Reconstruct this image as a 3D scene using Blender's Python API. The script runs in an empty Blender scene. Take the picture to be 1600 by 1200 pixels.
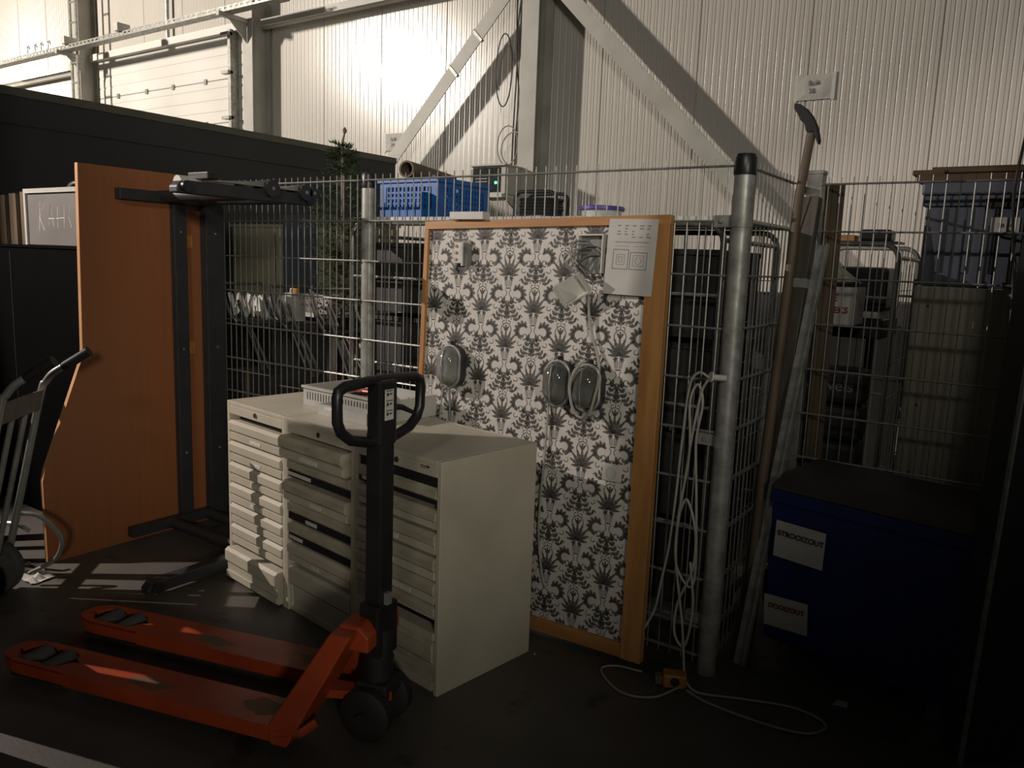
import bpy, math, random
from mathutils import Vector, Matrix
random.seed(7)
sc = bpy.context.scene
col = sc.collection
R = math.radians

# ------------------------------------------------------------------ camera
def look_matrix(yaw, pitch, roll):
    cy, sy = math.cos(yaw), math.sin(yaw)
    fwd = Vector((-sy*math.cos(pitch), cy*math.cos(pitch), -math.sin(pitch)))
    right = Vector((cy, sy, 0)); up = right.cross(fwd)
    r = math.cos(roll)*right + math.sin(roll)*up
    u = -math.sin(roll)*right + math.cos(roll)*up
    return Matrix((r, u, -fwd)).transposed()
cd = bpy.data.cameras.new('camera'); cam = bpy.data.objects.new('camera', cd); col.objects.link(cam)
cd.sensor_fit = 'HORIZONTAL'; cd.sensor_width = 36.0; cd.lens = 1233.0/1600.0*36.0
cd.clip_start = 0.05; cd.clip_end = 100
cam.matrix_world = Matrix.Translation((0, 0, 1.6)) @ look_matrix(.601, .1527, .0366).to_4x4()
sc.camera = cam

# ------------------------------------------------------------------ light
w = bpy.data.worlds.new('world'); sc.world = w; w.use_nodes = True
bg = w.node_tree.nodes['Background']; bg.inputs[0].default_value = (1.0, .95, .86, 1); bg.inputs[1].default_value = .019

def lamp(name, kind, loc, energy, color, size=.2, target=None, **kw):
    ld = bpy.data.lights.new(name, kind); o = bpy.data.objects.new(name, ld); col.objects.link(o)
    o.location = loc; ld.energy = energy; ld.color = color
    if kind == 'AREA': ld.size = size
    else: ld.shadow_soft_size = size
    if target is not None:
        o.rotation_euler = (Vector(target) - Vector(loc)).to_track_quat('-Z', 'Y').to_euler()
    for k, v in kw.items(): setattr(ld, k, v)
    return o
# hall flood lamps hanging beyond the dark partition (they light the back wall)
lamp('hall_flood_lamp', 'POINT', (-14.5, -1.4, 6.5), 5600, (1.0, .90, .785), .30)
lamp('hall_flood_lamp_far', 'POINT', (-19.8, 5.0, 5.2), 260, (1.0, .86, .62), .2)
# lamp over the aisle left of the camera: hard light on the board and the cabinets
lamp('aisle_lamp', 'SPOT', (-6.15, .05, 3.35), 760, (1.0, .87, .80), .008, (-2.5, 2.6, .9), spot_size=R(70), spot_blend=.3)
# weak fill lights added on the camera's right, no fixtures seen there
lamp('distant_fill', 'SPOT', (1.2, -4.0, 5.0), 800, (1.0, .93, .84), .5, (-5.0, 7.2, 3.7), spot_size=R(62), spot_blend=1.0)
lamp('side_fill', 'SPOT', (4.5, -3.2, 2.7), 800, (1.0, .94, .82), .35, (-3.0, 2.6, 1.85), spot_size=R(35), spot_blend=1.0)  # added fill for cabinets and desk, aimed high to keep the floor dark

sc.view_settings.view_transform = 'Standard'; sc.view_settings.look = 'None'
sc.view_settings.gamma = 1.0; sc.view_settings.use_curve_mapping = False
sc.view_settings.exposure = 0.0

# ------------------------------------------------------------------ mesh helper
class MB:
    def __init__(s): s.v = []; s.f = []
    def add(s, vs, fs, M=None):
        b = len(s.v)
        for p in vs:
            p = Vector(p)
            s.v.append(tuple(M @ p) if M is not None else tuple(p))
        for f in fs: s.f.append(tuple(i+b for i in f))
        return s
    def box(s, x0, x1, y0, y1, z0, z1, M=None):
        vs = [(x, y, z) for z in (z0, z1) for y in (y0, y1) for x in (x0, x1)]
        return s.add(vs, [(0,2,3,1), (4,5,7,6), (0,1,5,4), (2,6,7,3), (0,4,6,2), (1,3,7,5)], M)
    def prism(s, poly, h0, h1, ax='z', M=None):
        n = len(poly)
        def mk(a, b, h):
            return {'z': (a, b, h), 'y': (a, h, b), 'x': (h, a, b)}[ax]
        vs = [mk(a, b, h0) for a, b in poly] + [mk(a, b, h1) for a, b in poly]
        fs = [tuple(range(n))[::-1], tuple(range(n, 2*n))] + [(i, (i+1) % n, n+(i+1) % n, n+i) for i in range(n)]
        return s.add(vs, fs, M)
    def tube(s, pts, r, n=6, closed=False, M=None):
        P = [Vector(p) for p in pts]; m = len(P)
        rs = r if isinstance(r, (list, tuple)) else [r]*m
        T = []
        for i in range(m):
            a = P[i-1] if (i > 0 or closed) else P[i]; b = P[(i+1) % m] if (i < m-1 or closed) else P[i]
            t = b-a
            T.append(t.normalized() if t.length > 1e-9 else Vector((0, 0, 1)))
        ref = Vector((0, 0, 1)) if abs(T[0].z) < .9 else Vector((1, 0, 0))
        N = (ref - T[0]*ref.dot(T[0])).normalized()
        vs = []
        for i in range(m):
            N = N - T[i]*N.dot(T[i])
            N = N.normalized() if N.length > 1e-6 else T[i].orthogonal().normalized()
            B = T[i].cross(N)
            for k in range(n):
                a = 2*math.pi*(k+.5)/n
                vs.append(P[i] + (N*math.cos(a) + B*math.sin(a))*rs[i])
        fs = []
        for i in range(m if closed else m-1):
            j = (i+1) % m
            for k in range(n):
                l = (k+1) % n
                fs.append((i*n+k, i*n+l, j*n+l, j*n+k))
        if not closed:
            fs.append(tuple(range(n))[::-1]); fs.append(tuple((m-1)*n+k for k in range(n)))
        return s.add(vs, fs, M)
    def cyl(s, p0, p1, r, n=16, r2=None, M=None):
        return s.tube([p0, p1], [r, r if r2 is None else r2], n, False, M)
    def lathe(s, prof, n=24, M=None, caps=True):
        vs = []; fs = []; m = len(prof)
        for i, (r, z) in enumerate(prof):
            for k in range(n):
                a = 2*math.pi*k/n; vs.append((r*math.cos(a), r*math.sin(a), z))
        for i in range(m-1):
            for k in range(n):
                l = (k+1) % n; fs.append((i*n+k, i*n+l, (i+1)*n+l, (i+1)*n+k))
        if caps and prof[0][0] > 1e-5: fs.append(tuple(range(n))[::-1])
        if caps and prof[-1][0] > 1e-5: fs.append(tuple((m-1)*n+k for k in range(n)))
        return s.add(vs, fs, M)
    def build(s, name, mat, parent=None, smooth=False, bevel=0, loc=None):
        me = bpy.data.meshes.new(name); me.from_pydata(s.v, [], s.f); me.update()
        if mat is not None: me.materials.append(mat)
        o = bpy.data.objects.new(name, me); col.objects.link(o)
        if parent is not None: o.parent = parent
        if loc is not None: o.location = loc
        if smooth:
            for p in me.polygons: p.use_smooth = True
            try: me.set_sharp_from_angle(angle=R(40))
            except Exception: pass
        if bevel:
            b = o.modifiers.new('bevel', 'BEVEL'); b.width = bevel; b.segments = 2; b.limit_method = 'ANGLE'; b.angle_limit = R(40)
        return o

def tag(o, label=None, cat=None, group=None, kind=None):
    if label: o['label'] = label
    if cat: o['category'] = cat
    if group: o['group'] = group
    if kind: o['kind'] = kind
    return o
def thing(name, label, cat, loc=(0, 0, 0), rz=0, group=None, rot=None):
    o = bpy.data.objects.new(name, None); col.objects.link(o); o.empty_display_size = .1
    o.location = loc; o.rotation_euler = rot if rot else (0, 0, rz)
    return tag(o, label, cat, group)
def struct(o): o['kind'] = 'structure'; return o
def share(src, name, parent, loc=(0, 0, 0), rot=None):
    o = bpy.data.objects.new(name, src.data); col.objects.link(o); o.parent = parent; o.location = loc
    if rot: o.rotation_euler = rot
    return o
def arc(cx, cy, r, a0, a1, n):
    return [(cx + r*math.cos(R(a0+(a1-a0)*i/n)), cy + r*math.sin(R(a0+(a1-a0)*i/n))) for i in range(n+1)]
def rrect(x0, x1, y0, y1, r, n=5):
    return (arc(x1-r, y0+r, r, -90, 0, n) + arc(x1-r, y1-r, r, 0, 90, n) + arc(x0+r, y1-r, r, 90, 180, n) + arc(x0+r, y0+r, r, 180, 270, n))
def smooth_path(pts, k=6):
    P = [Vector(p) for p in pts]; P = [P[0]*2-P[1]] + P + [P[-1]*2-P[-2]]; out = []
    for i in range(1, len(P)-2):
        for j in range(k):
            t = j/k; a, b, c, d = P[i-1], P[i], P[i+1], P[i+2]
            out.append(.5*((2*b) + (c-a)*t + (2*a-5*b+4*c-d)*t*t + (3*b-a-3*c+d)*t**3))
    out.append(P[-2]); return out
def text_mesh(txt, size, name, mat, parent, M, bold=0):
    cu = bpy.data.curves.new('t', 'FONT'); cu.body = txt; cu.size = size; cu.align_x = 'CENTER'; cu.align_y = 'CENTER'; cu.offset = bold
    cu.extrude = .0004
    to = bpy.data.objects.new('t', cu); col.objects.link(to)
    dg = bpy.context.evaluated_depsgraph_get(); me = bpy.data.meshes.new_from_object(to.evaluated_get(dg))
    bpy.data.objects.remove(to); bpy.data.curves.remove(cu)
    me.name = name; me.transform(M); me.materials.clear(); me.materials.append(mat)
    o = bpy.data.objects.new(name, me); col.objects.link(o); o.parent = parent
    return o
# text plane facing -Y (local x -> X, local y -> Z)
def face_y(x, y, z): return Matrix.Translation((x, y, z)) @ Matrix.Rotation(R(90), 4, 'X')

# ------------------------------------------------------------------ materials
def mat(name, c1, c2=None, rough=.6, metal=0.0, scale=8.0, detail=4.0, stretch=(1, 1, 1), bump=0.0, bscale=None,
        lo=.35, hi=.65, rvar=0.0, spec=.5, coat=0.0, alpha=1.0, trans=0.0):
    m = bpy.data.materials.new(name); m.use_nodes = True; nt = m.node_tree; b = nt.nodes['Principled BSDF']
    b.inputs['Roughness'].default_value = rough; b.inputs['Metallic'].default_value = metal
    b.inputs['Specular IOR Level'].default_value = spec; b.inputs['Coat Weight'].default_value = coat
    b.inputs['Transmission Weight'].default_value = trans; b.inputs['Alpha'].default_value = alpha
    c2 = c2 or tuple(x*.75 for x in c1)
    tc = nt.nodes.new('ShaderNodeTexCoord'); mp = nt.nodes.new('ShaderNodeMapping'); mp.inputs['Scale'].default_value = stretch
    nz = nt.nodes.new('ShaderNodeTexNoise'); nz.inputs['Scale'].default_value = scale; nz.inputs['Detail'].default_value = detail
    rp = nt.nodes.new('ShaderNodeValToRGB'); rp.color_ramp.elements[0].position = lo; rp.color_ramp.elements[1].position = hi
    rp.color_ramp.elements[0].color = (*c1, 1); rp.color_ramp.elements[1].color = (*c2, 1)
    L = nt.links.new
    L(tc.outputs['Object'], mp.inputs['Vector']); L(mp.outputs[0], nz.inputs['Vector']); L(nz.outputs[0], rp.inputs[0]); L(rp.outputs[0], b.inputs['Base Color'])
    if rvar:
        mr = nt.nodes.new('ShaderNodeMapRange'); mr.inputs[3].default_value = max(0.02, rough-rvar); mr.inputs[4].default_value = min(1, rough+rvar)
        L(nz.outputs[0], mr.inputs[0]); L(mr.outputs[0], b.inputs['Roughness'])
    if bump:
        n2 = nt.nodes.new('ShaderNodeTexNoise'); n2.inputs['Scale'].default_value = bscale or scale*4; n2.inputs['Detail'].default_value = 5
        bp = nt.nodes.new('ShaderNodeBump'); bp.inputs['Strength'].default_value = bump; bp.inputs['Distance'].default_value = .01
        L(mp.outputs[0], n2.inputs['Vector']); L(n2.outputs[0], bp.inputs['Height']); L(bp.outputs[0], b.inputs['Normal'])
    return m
def emit(name, c, s):
    m = mat(name, c); b = m.node_tree.nodes['Principled BSDF']
    b.inputs['Emission Color'].default_value = (*c, 1); b.inputs['Emission Strength'].default_value = s
    return m
def floor_material():
    m = mat('concrete_floor', (.115, .105, .09), (.06, .055, .047), .5, scale=1.3, detail=9, bump=.12, bscale=60, rvar=.18)
    nt = m.node_tree; b = nt.nodes['Principled BSDF']; L = nt.links.new
    src = b.inputs['Base Color'].links[0].from_socket
    tc = nt.nodes.new('ShaderNodeTexCoord')
    v = nt.nodes.new('ShaderNodeTexNoise'); v.inputs['Scale'].default_value = 4.2; v.inputs['Detail'].default_value = 3
    r = nt.nodes.new('ShaderNodeValToRGB'); r.color_ramp.elements[0].position = .62; r.color_ramp.elements[1].position = .7
    r.color_ramp.elements[0].color = (1, 1, 1, 1); r.color_ramp.elements[1].color = (.38, .36, .34, 1)
    mx = nt.nodes.new('ShaderNodeMix'); mx.data_type = 'RGBA'; mx.blend_type = 'MULTIPLY'; mx.inputs[0].default_value = 1
    L(tc.outputs['Object'], v.inputs['Vector']); L(v.outputs[0], r.inputs[0])
    L(src, mx.inputs[6]); L(r.outputs[0], mx.inputs[7]); L(mx.outputs[2], b.inputs['Base Color'])
    return m

M_floor = floor_material()
M_panel = mat('white_sandwich_panel', (.58, .55, .50), (.53, .50, .45), .22, scale=.6, detail=3, rvar=.02, spec=.9)
M_door = mat('white_door_slat', (.68, .66, .62), (.62, .60, .56), .4, scale=1.0)
M_steel = mat('painted_structural_steel', (.42, .41, .37), (.34, .33, .29), .5, scale=3)
M_galv = mat('galvanised_steel', (.38, .38, .35), (.22, .22, .20), .45, .35, scale=18, detail=3, rvar=.12)
M_galvwire = mat('galvanised_wire', (.34, .34, .31), (.24, .24, .22), .45, .55, scale=30)
M_chrome = mat('chromed_tube', (.72, .72, .70), (.6, .6, .58), .16, .95, scale=20)
M_black = mat('black_plastic', (.012, .012, .013), (.020, .020, .021), .38, scale=10)
M_blackmatte = mat('black_matte', (.010, .010, .010), (.016, .016, .016), .7, scale=6)
M_part = mat('dark_partition', (.028, .029, .031), (.034, .034, .036), .6, scale=1.5)
M_parttrim = mat('dark_partition_cap', (.10, .10, .075), (.075, .075, .055), .5, scale=3)
M_desk = mat('orange_beech_laminate', (.27, .098, .036), (.25, .090, .032), .42, scale=3, stretch=(2, 14, .5), detail=5)
M_deskedge = mat('desk_edge_band', (.55, .30, .14), (.48, .25, .11), .5, scale=10)
M_frame = mat('dark_grey_powdercoat', (.022, .024, .026), (.03, .031, .033), .45, scale=10)
M_alu = mat('silver_painted_tube', (.33, .33, .31), (.25, .25, .235), .38, .5, scale=12)
M_rubber = mat('grey_rubber', (.08, .08, .076), (.055, .055, .052), .7, scale=10)
M_cab = mat('beige_cabinet_paint', (.50, .46, .365), (.42, .385, .30), .45, scale=3.5, detail=7, rvar=.1, bump=.03, bscale=90)
M_cabdirty = mat('beige_drawer_paint_dusty', (.42, .38, .29), (.30, .265, .19), .55, scale=9, detail=8, stretch=(1, 1, 3), lo=.4, hi=.72)
M_cabin = mat('cabinet_dark_inside', (.010, .008, .010), (.016, .012, .016), .6, scale=5)
M_label = mat('white_paper_label', (.62, .60, .54), (.5, .48, .43), .7, scale=60)
M_brass = mat('lock_brass', (.35, .28, .15), (.2, .16, .1), .35, .9, scale=40)
M_tray = mat('pale_grey_plastic_tray', (.44, .44, .40), (.38, .38, .34), .4, scale=8)
M_orange = mat('orange_red_paint', (.40, .062, .017), (.29, .04, .012), .42, scale=5, detail=8, rvar=.15)
M_bare = mat('worn_bare_paint', (.10, .085, .045), (.19, .07, .03), .55, scale=14, detail=6)
M_redtool = mat('red_tool_plastic', (.55, .06, .02), (.45, .05, .02), .4, scale=10)
M_pine = mat('pine_wood', (.42, .21, .065), (.30, .135, .04), .5, scale=4, stretch=(6, 6, .7), detail=6)
M_pineh = mat('pine_wood_horizontal', (.42, .21, .065), (.30, .135, .04), .5, scale=4, stretch=(.7, 6, 6), detail=6)
M_paper = mat('wallpaper_ground', (.55, .52, .475), (.49, .465, .425), .62, scale=25)
M_damask = mat('wallpaper_print', (.062, .058, .052), (.10, .093, .082), .55, scale=90)
M_sheet = mat('white_paper', (.48, .465, .43), (.42, .405, .375), .7, scale=6)
M_ink = mat('black_ink', (.03, .03, .03), (.05, .05, .05), .6, scale=20)
M_inkgrey = mat('grey_ink', (.16, .155, .145), (.24, .235, .22), .6, scale=200)
M_redink = mat('dark_red_ink', (.22, .025, .02), (.16, .02, .018), .6, scale=20)
M_white = mat('white_plastic', (.55, .535, .49), (.48, .465, .42), .4, scale=8)
M_cable = mat('grey_white_cable', (.36, .35, .31), (.27, .26, .23), .5, scale=20)
M_bluecrate = mat('blue_crate_plastic', (.006, .10, .36), (.005, .08, .29), .4, scale=6)
M_bluebin = mat('dark_blue_bin_plastic', (.006, .018, .11), (.005, .014, .085), .5, scale=5)
M_binlid = mat('dark_grey_bin_lid', (.045, .042, .036), (.03, .028, .024), .6, scale=4)
M_wood = mat('weathered_wood', (.13, .095, .06), (.075, .052, .03), .65, scale=5, stretch=(5, 5, .6), detail=7)
M_woodh = mat('dark_plank_wood', (.10, .055, .022), (.06, .032, .014), .65, scale=5, stretch=(.6, 5, 5), detail=7)
M_slate = mat('slate_blue_plastic', (.085, .095, .12), (.065, .072, .095), .5, scale=4)
M_beige = mat('beige_container', (.33, .31, .235), (.28, .26, .195), .5, scale=3, detail=6)
M_beigeboard = mat('beige_board', (.33, .31, .215), (.28, .26, .18), .6, scale=2)
M_darkbox = mat('dark_carton', (.022, .022, .021), (.03, .029, .027), .6, scale=6)
M_green = mat('pine_needles', (.06, .095, .04), (.025, .045, .018), .6, scale=40)
M_tube = mat('cardboard_tube', (.13, .10, .065), (.09, .07, .045), .7, scale=10)
M_purple = mat('purple_lid', (.10, .07, .36), (.08, .055, .3), .4, scale=8)
M_clear = mat('clear_plastic', (.62, .62, .58), (.55, .55, .52), .2, scale=20, detail=6)
M_glass = mat('lamp_glass', (.13, .13, .115), (.07, .07, .062), .10, scale=14)
M_glassp = mat('lamp_glass_pale', (.24, .24, .225), (.15, .15, .14), .12, scale=14)
M_yellow = mat('orange_yellow_plug', (.42, .19, .03), (.32, .14, .02), .5, scale=20)
M_led = emit('green_led', (.05, .9, .35), 6.0)
M_screen = mat('dark_glass_front', (.02, .023, .024), (.035, .04, .04), .15, scale=8)
M_blackpaint = mat('black_lacquer', (.0015, .0015, .0015), (.002, .002, .002), .8, scale=6, spec=.04)
M_oldbeam = mat('old_dark_beam', (.075, .062, .045), (.045, .037, .027), .6, scale=5, stretch=(5, 5, .6), detail=7)
M_boxgrey = mat('grey_white_box', (.155, .146, .136), (.135, .127, .117), .5, scale=5)
M_chalk = mat('chalk', (.8, .78, .74), (.5, .48, .45), .9, scale=50)

# ================================================================== SETTING
struct(MB().box(-24, 6, -7, 7.3, -.1, 0).build('floor', M_floor))

# ---- back wall of ribbed panels
wb = struct(MB().box(-24, 5, 7.24, 7.34, 0, 7).build('wall_back', M_panel))
def rib_panel(z0, z1):
    n = 14; p = 1.0/n; prof = []
    for i in range(n):
        x = i*p
        g = .010 if i else .016
        prof += [(x+.001, .012 if i == 0 else .007), (x+g*.5, .012 if i == 0 else .007), (x+g, 0), (x+p*.52, 0), (x+p*.56, .0022), (x+p-.006, .0022)]
    prof.append((.999, .012))
    vs = [(x, y, z0) for x, y in prof] + [(x, y, z1) for x, y in prof]; m = len(prof)
    return MB().add(vs, [(i, i+1, m+i+1, m+i) for i in range(m-1)])
pa = rib_panel(0, 7).build('panel', M_panel, wb, loc=(-4, 7.2, 0))
pb = None
for i in range(-24, 5):
    if i == -4: continue
    if -14 <= i <= -10:
        if pb is None: pb = rib_panel(4.70, 7).build('panel', M_panel, wb, loc=(i, 7.2, 0))
        else: share(pb, 'panel', wb, (i, 7.2, 0))
    else: share(pa, 'panel', wb, (i, 7.2, 0))

# ---- sectional door in the far bay
d1 = struct(MB().box(-13.75, -9.55, 7.22, 7.24, 0, 4.66).build('door_1', M_door))
def door_slat():
    prof = [(.012, .002), (0, .010), (0, .13), (.006, .14), (.006, .16), (0, .17), (0, .29), (.006, .30), (.006, .32), (0, .33), (0, .45), (.006, .46), (.006, .48), (0, .49), (0, .582), (.012, .588)]
    m = len(prof); vs = [(-13.7, y, z) for y, z in prof] + [(-9.6, y, z) for y, z in prof]
    return MB().add(vs, [(i, i+1, m+i+1, m+i) for i in range(m-1)])
ds = None
for k in range(8):
    z = -.13+.59*k
    if ds is None: ds = door_slat().build('door_panel', M_door, d1, loc=(0, 7.19, z))
    else: share(ds, 'door_panel', d1, (0, 7.19, z))
hg = None
for z in (4.0, 3.41, 2.82):
    for x in (-12.75, -11.95, -11.25, -10.45):
        if hg is None: hg = MB().box(-.03, .03, -.02, 0, -.035, .035).build('hinge', M_galv, d1, loc=(x, 7.19, z))
        else: share(hg, 'hinge', d1, (x, 7.19, z))
MB().box(-13.8, -9.5, 7.10, 7.19, 4.58, 4.68).build('lintel', M_door, d1)
MB().box(-9.76, -9.70, 7.06, 7.19, 0, 4.6).build('track', M_galv, d1)
for z in (4.55, 4.05, 3.45, 2.9):
    MB().box(-9.86, -9.70, 7.02, 7.10, z-.03, z+.01).build('roller_bracket', M_galv, d1)

# ---- steel frame
def hcol(x, label):
    t = thing('steel_column', label, 'column', (x, 6.9, 0))
    MB().box(-.1, .1, 0, .014, 0, 7).build('front_flange', M_steel, t)
    MB().box(-.006, .006, .014, .276, 0, 7).build('web', M_steel, t)
    MB().box(-.1, .1, .276, .29, 0, 7).build('back_flange', M_steel, t)
    return t
hcol(-4.67, 'grey steel column between the two diagonal wall braces')
c = hcol(-9.12, 'pale steel column beside the sectional door')
hcol(-13.45, 'steel column at the far left of the sectional door')

def brace(name, label, x0, z0, x1, z1):
    L = math.hypot(x1-x0, z1-z0); a = math.atan2(z1-z0, x1-x0)
    t = thing(name, label, 'brace', (x0, 6.9, z0), rot=(0, -a, 0))
    MB().box(0, L, -.006, .006, -.075, .075).build('flat_leg', M_steel, t)
    MB().box(0, L, .006, .10, .063, .075).build('upstand_leg', M_steel, t)
    return t, L
bl, L = brace('diagonal_brace', 'diagonal steel brace rising from the dark partition to the column', -8.85, .36, -4.84, 4.42)
for s in (4.55, 5.0):
    MB().box(s, s+.03, -.016, .02, -.085, .085).build('clamp_strap', M_galv, bl)
brace('diagonal_brace', 'diagonal steel brace descending behind the capped fence post', -.55, .42, -4.50, 4.42)
g = MB().box(-8.98, -4.80, 6.99, 7.09, 4.50, 4.60).box(-8.98, -4.80, 6.96, 7.0, 4.50, 4.515).build('girt_beam', M_steel)
tag(g, 'horizontal steel beam between the two columns above the bright wall', 'beam')

# ---- cable tray and brackets high on the left
ct = thing('cable_tray', 'perforated cable tray running along the wall high on the left', 'cable tray', (0, 6.6, 4.6))
MB().box(-16.5, -8.0, -.07, .07, -.005, 0).build('tray_bottom', M_galv, ct)
MB().box(-16.5, -8.0, .065, .07, 0, .06).build('back_flange', M_galv, ct)
f = MB(); x = -16.5
while x < -8.0:
    f.box(x, x+.05, -.07, -.065, 0, .06); f.box(x+.05, x+.11, -.07, -.065, 0, .02); f.box(x+.05, x+.11, -.07, -.065, .042, .06); x += .11
f.build('slotted_flange', M_galv, ct)
for x in (-13.2, -9.12):
    b = MB().box(x-.03, x+.03, -.14, .29, -.06, -.005)
    b.prism([(.02, -.06), (.29, -.06), (.29, -.30)], x-.006, x+.006, 'x')
    b.build('bracket_arm', M_steel, ct)
for x, dz in ((-14.3, 0), (-14.05, 0), (-13.85, 0), (-13.62, 0)):
    MB().tube([(x, -.05, .075), (x, -.05, .17), (x+.05, -.05, .19), (x+.07, -.05, .14)], .012, 6).build('cable_hook', M_galv, ct)
for x in (-13.0, -11.5):
    MB().box(x-.05, x+.05, -.13, .06, .06, .17).build('junction_box', M_white, ct)
ld = thing('wall_ladder', 'narrow steel ladder standing in front of the far column', 'ladder', (-13.15, 6.72, 0))
for dx in (-.09, .09): MB().cyl((dx-.02, 0, 0), (dx+.02*.5, 0, 6.5), .022, 8).build('rail', M_galv, ld)
for k in range(20): MB().cyl((-.10, 0, .25+k*.3), (.09, 0, .25+k*.3), .014, 6).build('rung', M_galv, ld)
p = MB().cyl((-11.25, 7.12, 4.68), (-11.25, 7.12, 7), .028, 10).build('conduit_pipe', M_galv)
tag(p, 'vertical conduit pipe rising above the sectional door', 'pipe')
p = MB().box(-17, -13.6, 7.08, 7.14, 4.42, 4.50).build('wall_rail', M_steel); tag(p, 'thin horizontal rail on the wall at the far left', 'rail')

# ---- dark partition on the left
wl = struct(MB().box(-6.55, -6.40, -5, 6.80, 0, 2.64).build('wall_left', M_part))
MB().box(-6.55, -6.40, -5, 2.30, 2.64, 5.2).build('upper_blocker', M_part, wl)  # unseen raised part, added to keep the hall lamp off the foreground
MB().box(-6.57, -6.375, 2.30, 6.82, 2.66, 2.72).build('cap_rail', M_parttrim, wl)
MB().box(-6.56, -6.385, -5, 6.81, 2.46, 2.66).build('fascia', M_part, wl)

# ---- unseen screen with cut-outs and bars, added to shape the aisle lamp's light
f = MB()
for x0, x1, spans in ((-4.92, -4.66, ((0, 2.46),)), (-4.66, -4.54, ((0, 1.76), (1.92, 2.46))), (-4.54, -4.22, ((0, 2.46),)), (-4.22, -4.06, ((0, 1.38), (1.60, 2.46))),
                      (-4.06, -3.56, ((0, 2.46),)), (-3.56, -3.2, ((1.15, 2.46),)), (-3.2, -2.9, ((0, 2.46),)), (-4.80, -2.9, ((2.46, 3.4),))):
    for a, b in spans: f.box(x0, x1, .80, .84, a, b)
wf = struct(f.build('light_screen', M_part))
tb = struct(MB().box(-.035, .035, -.035, .035, 0, 1.75).build('shadow_bars_1', M_frame, None, loc=(-5.02, 1.38, 0)))  # unseen barrier, added to cast bar shadows on the floor
tb.rotation_euler = (0, 0, R(-45))
for k in range(6): MB().box(.125*k+.10, .125*k+.14, -.012, .012, 0, 1.75).build('bar', M_frame, tb)
for z in (.3, 1.36, 1.74): MB().box(.035, .85, -.013, .013, z-.018, z+.018).build('cross_rail', M_frame, tb)

# ================================================================== FENCE
def fence_panel(label, length, loc, rz):
    t = thing('wire_fence', label, 'fence', loc, rz, 'wire mesh fence panels')
    rail = None
    for k in range(11):
        z = (1.98-.2*k) if k < 10 else .06
        if rail is None:
            rail = MB().cyl((0, -.0055, 0), (length, -.0055, 0), .0042, 6).cyl((0, .0055, 0), (length, .0055, 0), .0042, 6).build('rail', M_galvwire, t, True, loc=(0, 0, z))
        else: share(rail, 'rail', t, (0, 0, z))
    wire = None; n = int((length-.01)/.05); off = (length-n*.05)/2
    for i in range(n+1):
        if wire is None: wire = MB().cyl((0, 0, .03), (0, 0, 2.008), .0030, 6).build('wire', M_galvwire, t, True, loc=(off, 0, 0))
        else: share(wire, 'wire', t, (off+i*.05, 0, 0))
    return t
FY = 2.911
fence_panel('wire fence panel behind the wallpapered board', 1.89, (-2.93, FY, 0), 0)
fence_panel('wire fence panel behind the orange desk and the beige cabinets', 1.93, (-4.90, FY, 0), 0)
fence_panel('short wire fence panel running back from the capped corner post', .60, (-1.0, FY+.05, 0), R(90))
fence_panel('wire fence panel behind the blue salt bin', 1.75, (-.90, 3.62, 0), 0)
def post(label, x, y, clamps=True):
    t = thing('fence_post', label, 'post', (x, y, 0), 0, 'round fence posts')
    MB().cyl((0, 0, 0), (0, 0, 1.97), .037, 20).build('tube', M_galv, t, True)
    MB().lathe([(.0395, 1.945), (.041, 1.95), (.041, 2.005), (.034, 2.02), (0, 2.022)], 20).build('post_cap', M_black, t, True)
    if clamps:
        for z in (1.78, .95, .22):
            c = MB().lathe([(.0375, z-.022), (.041, z-.022), (.041, z+.022), (.0375, z+.022)], 20).box(-.10, -.036, -.012, -.006, z-.022, z+.022).box(-.10, -.036, .006, .012, z-.022, z+.022).build('clamp', M_galv, t, True)
            MB().cyl((-.07, -.022, z), (-.07, .016, z), .008, 6).build('bolt', M_galv, c)
    return t
post('galvanised corner post with black cap and cable loops hanging on it', -1.0, FY)
post('galvanised fence post left of the blue crate', -2.95, FY+.045, False)
t = thing('square_post', 'square galvanised post behind the leaning mattock', 'post', (-.945, 3.69, 0))
MB().box(-.035, .035, -.035, .035, 0, 2.03).build('tube', M_galv, t, bevel=.004)
MB().box(-.037, .037, -.037, .037, 2.03, 2.045).build('end_cap', M_galv, t)
for z in (1.96, 1.80, 1.2): MB().box(-.055, -.03, -.10, -.036, z-.015, z+.015).build('mesh_clip', M_black, t)

# right-hand steel column near the camera
t = thing('steel_stanchion', 'dark steel stanchion at the right edge beside the blue bin', 'column', (-.095, 2.865, 0), rot=(0, R(1.8), R(36)))
MB().box(0, .25, 0, .012, 0, 3.2).build('front_plate', M_frame, t)
MB().box(0, .012, .012, .12, 0, 3.2).build('side_plate', M_frame, t)
MB().box(.238, .25, .012, .12, 0, 3.2).build('side_plate', M_frame, t)
MB().box(-.004, .004, -.004, .012, 0, 3.2).build('edge_strip', M_galv, t)

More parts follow.
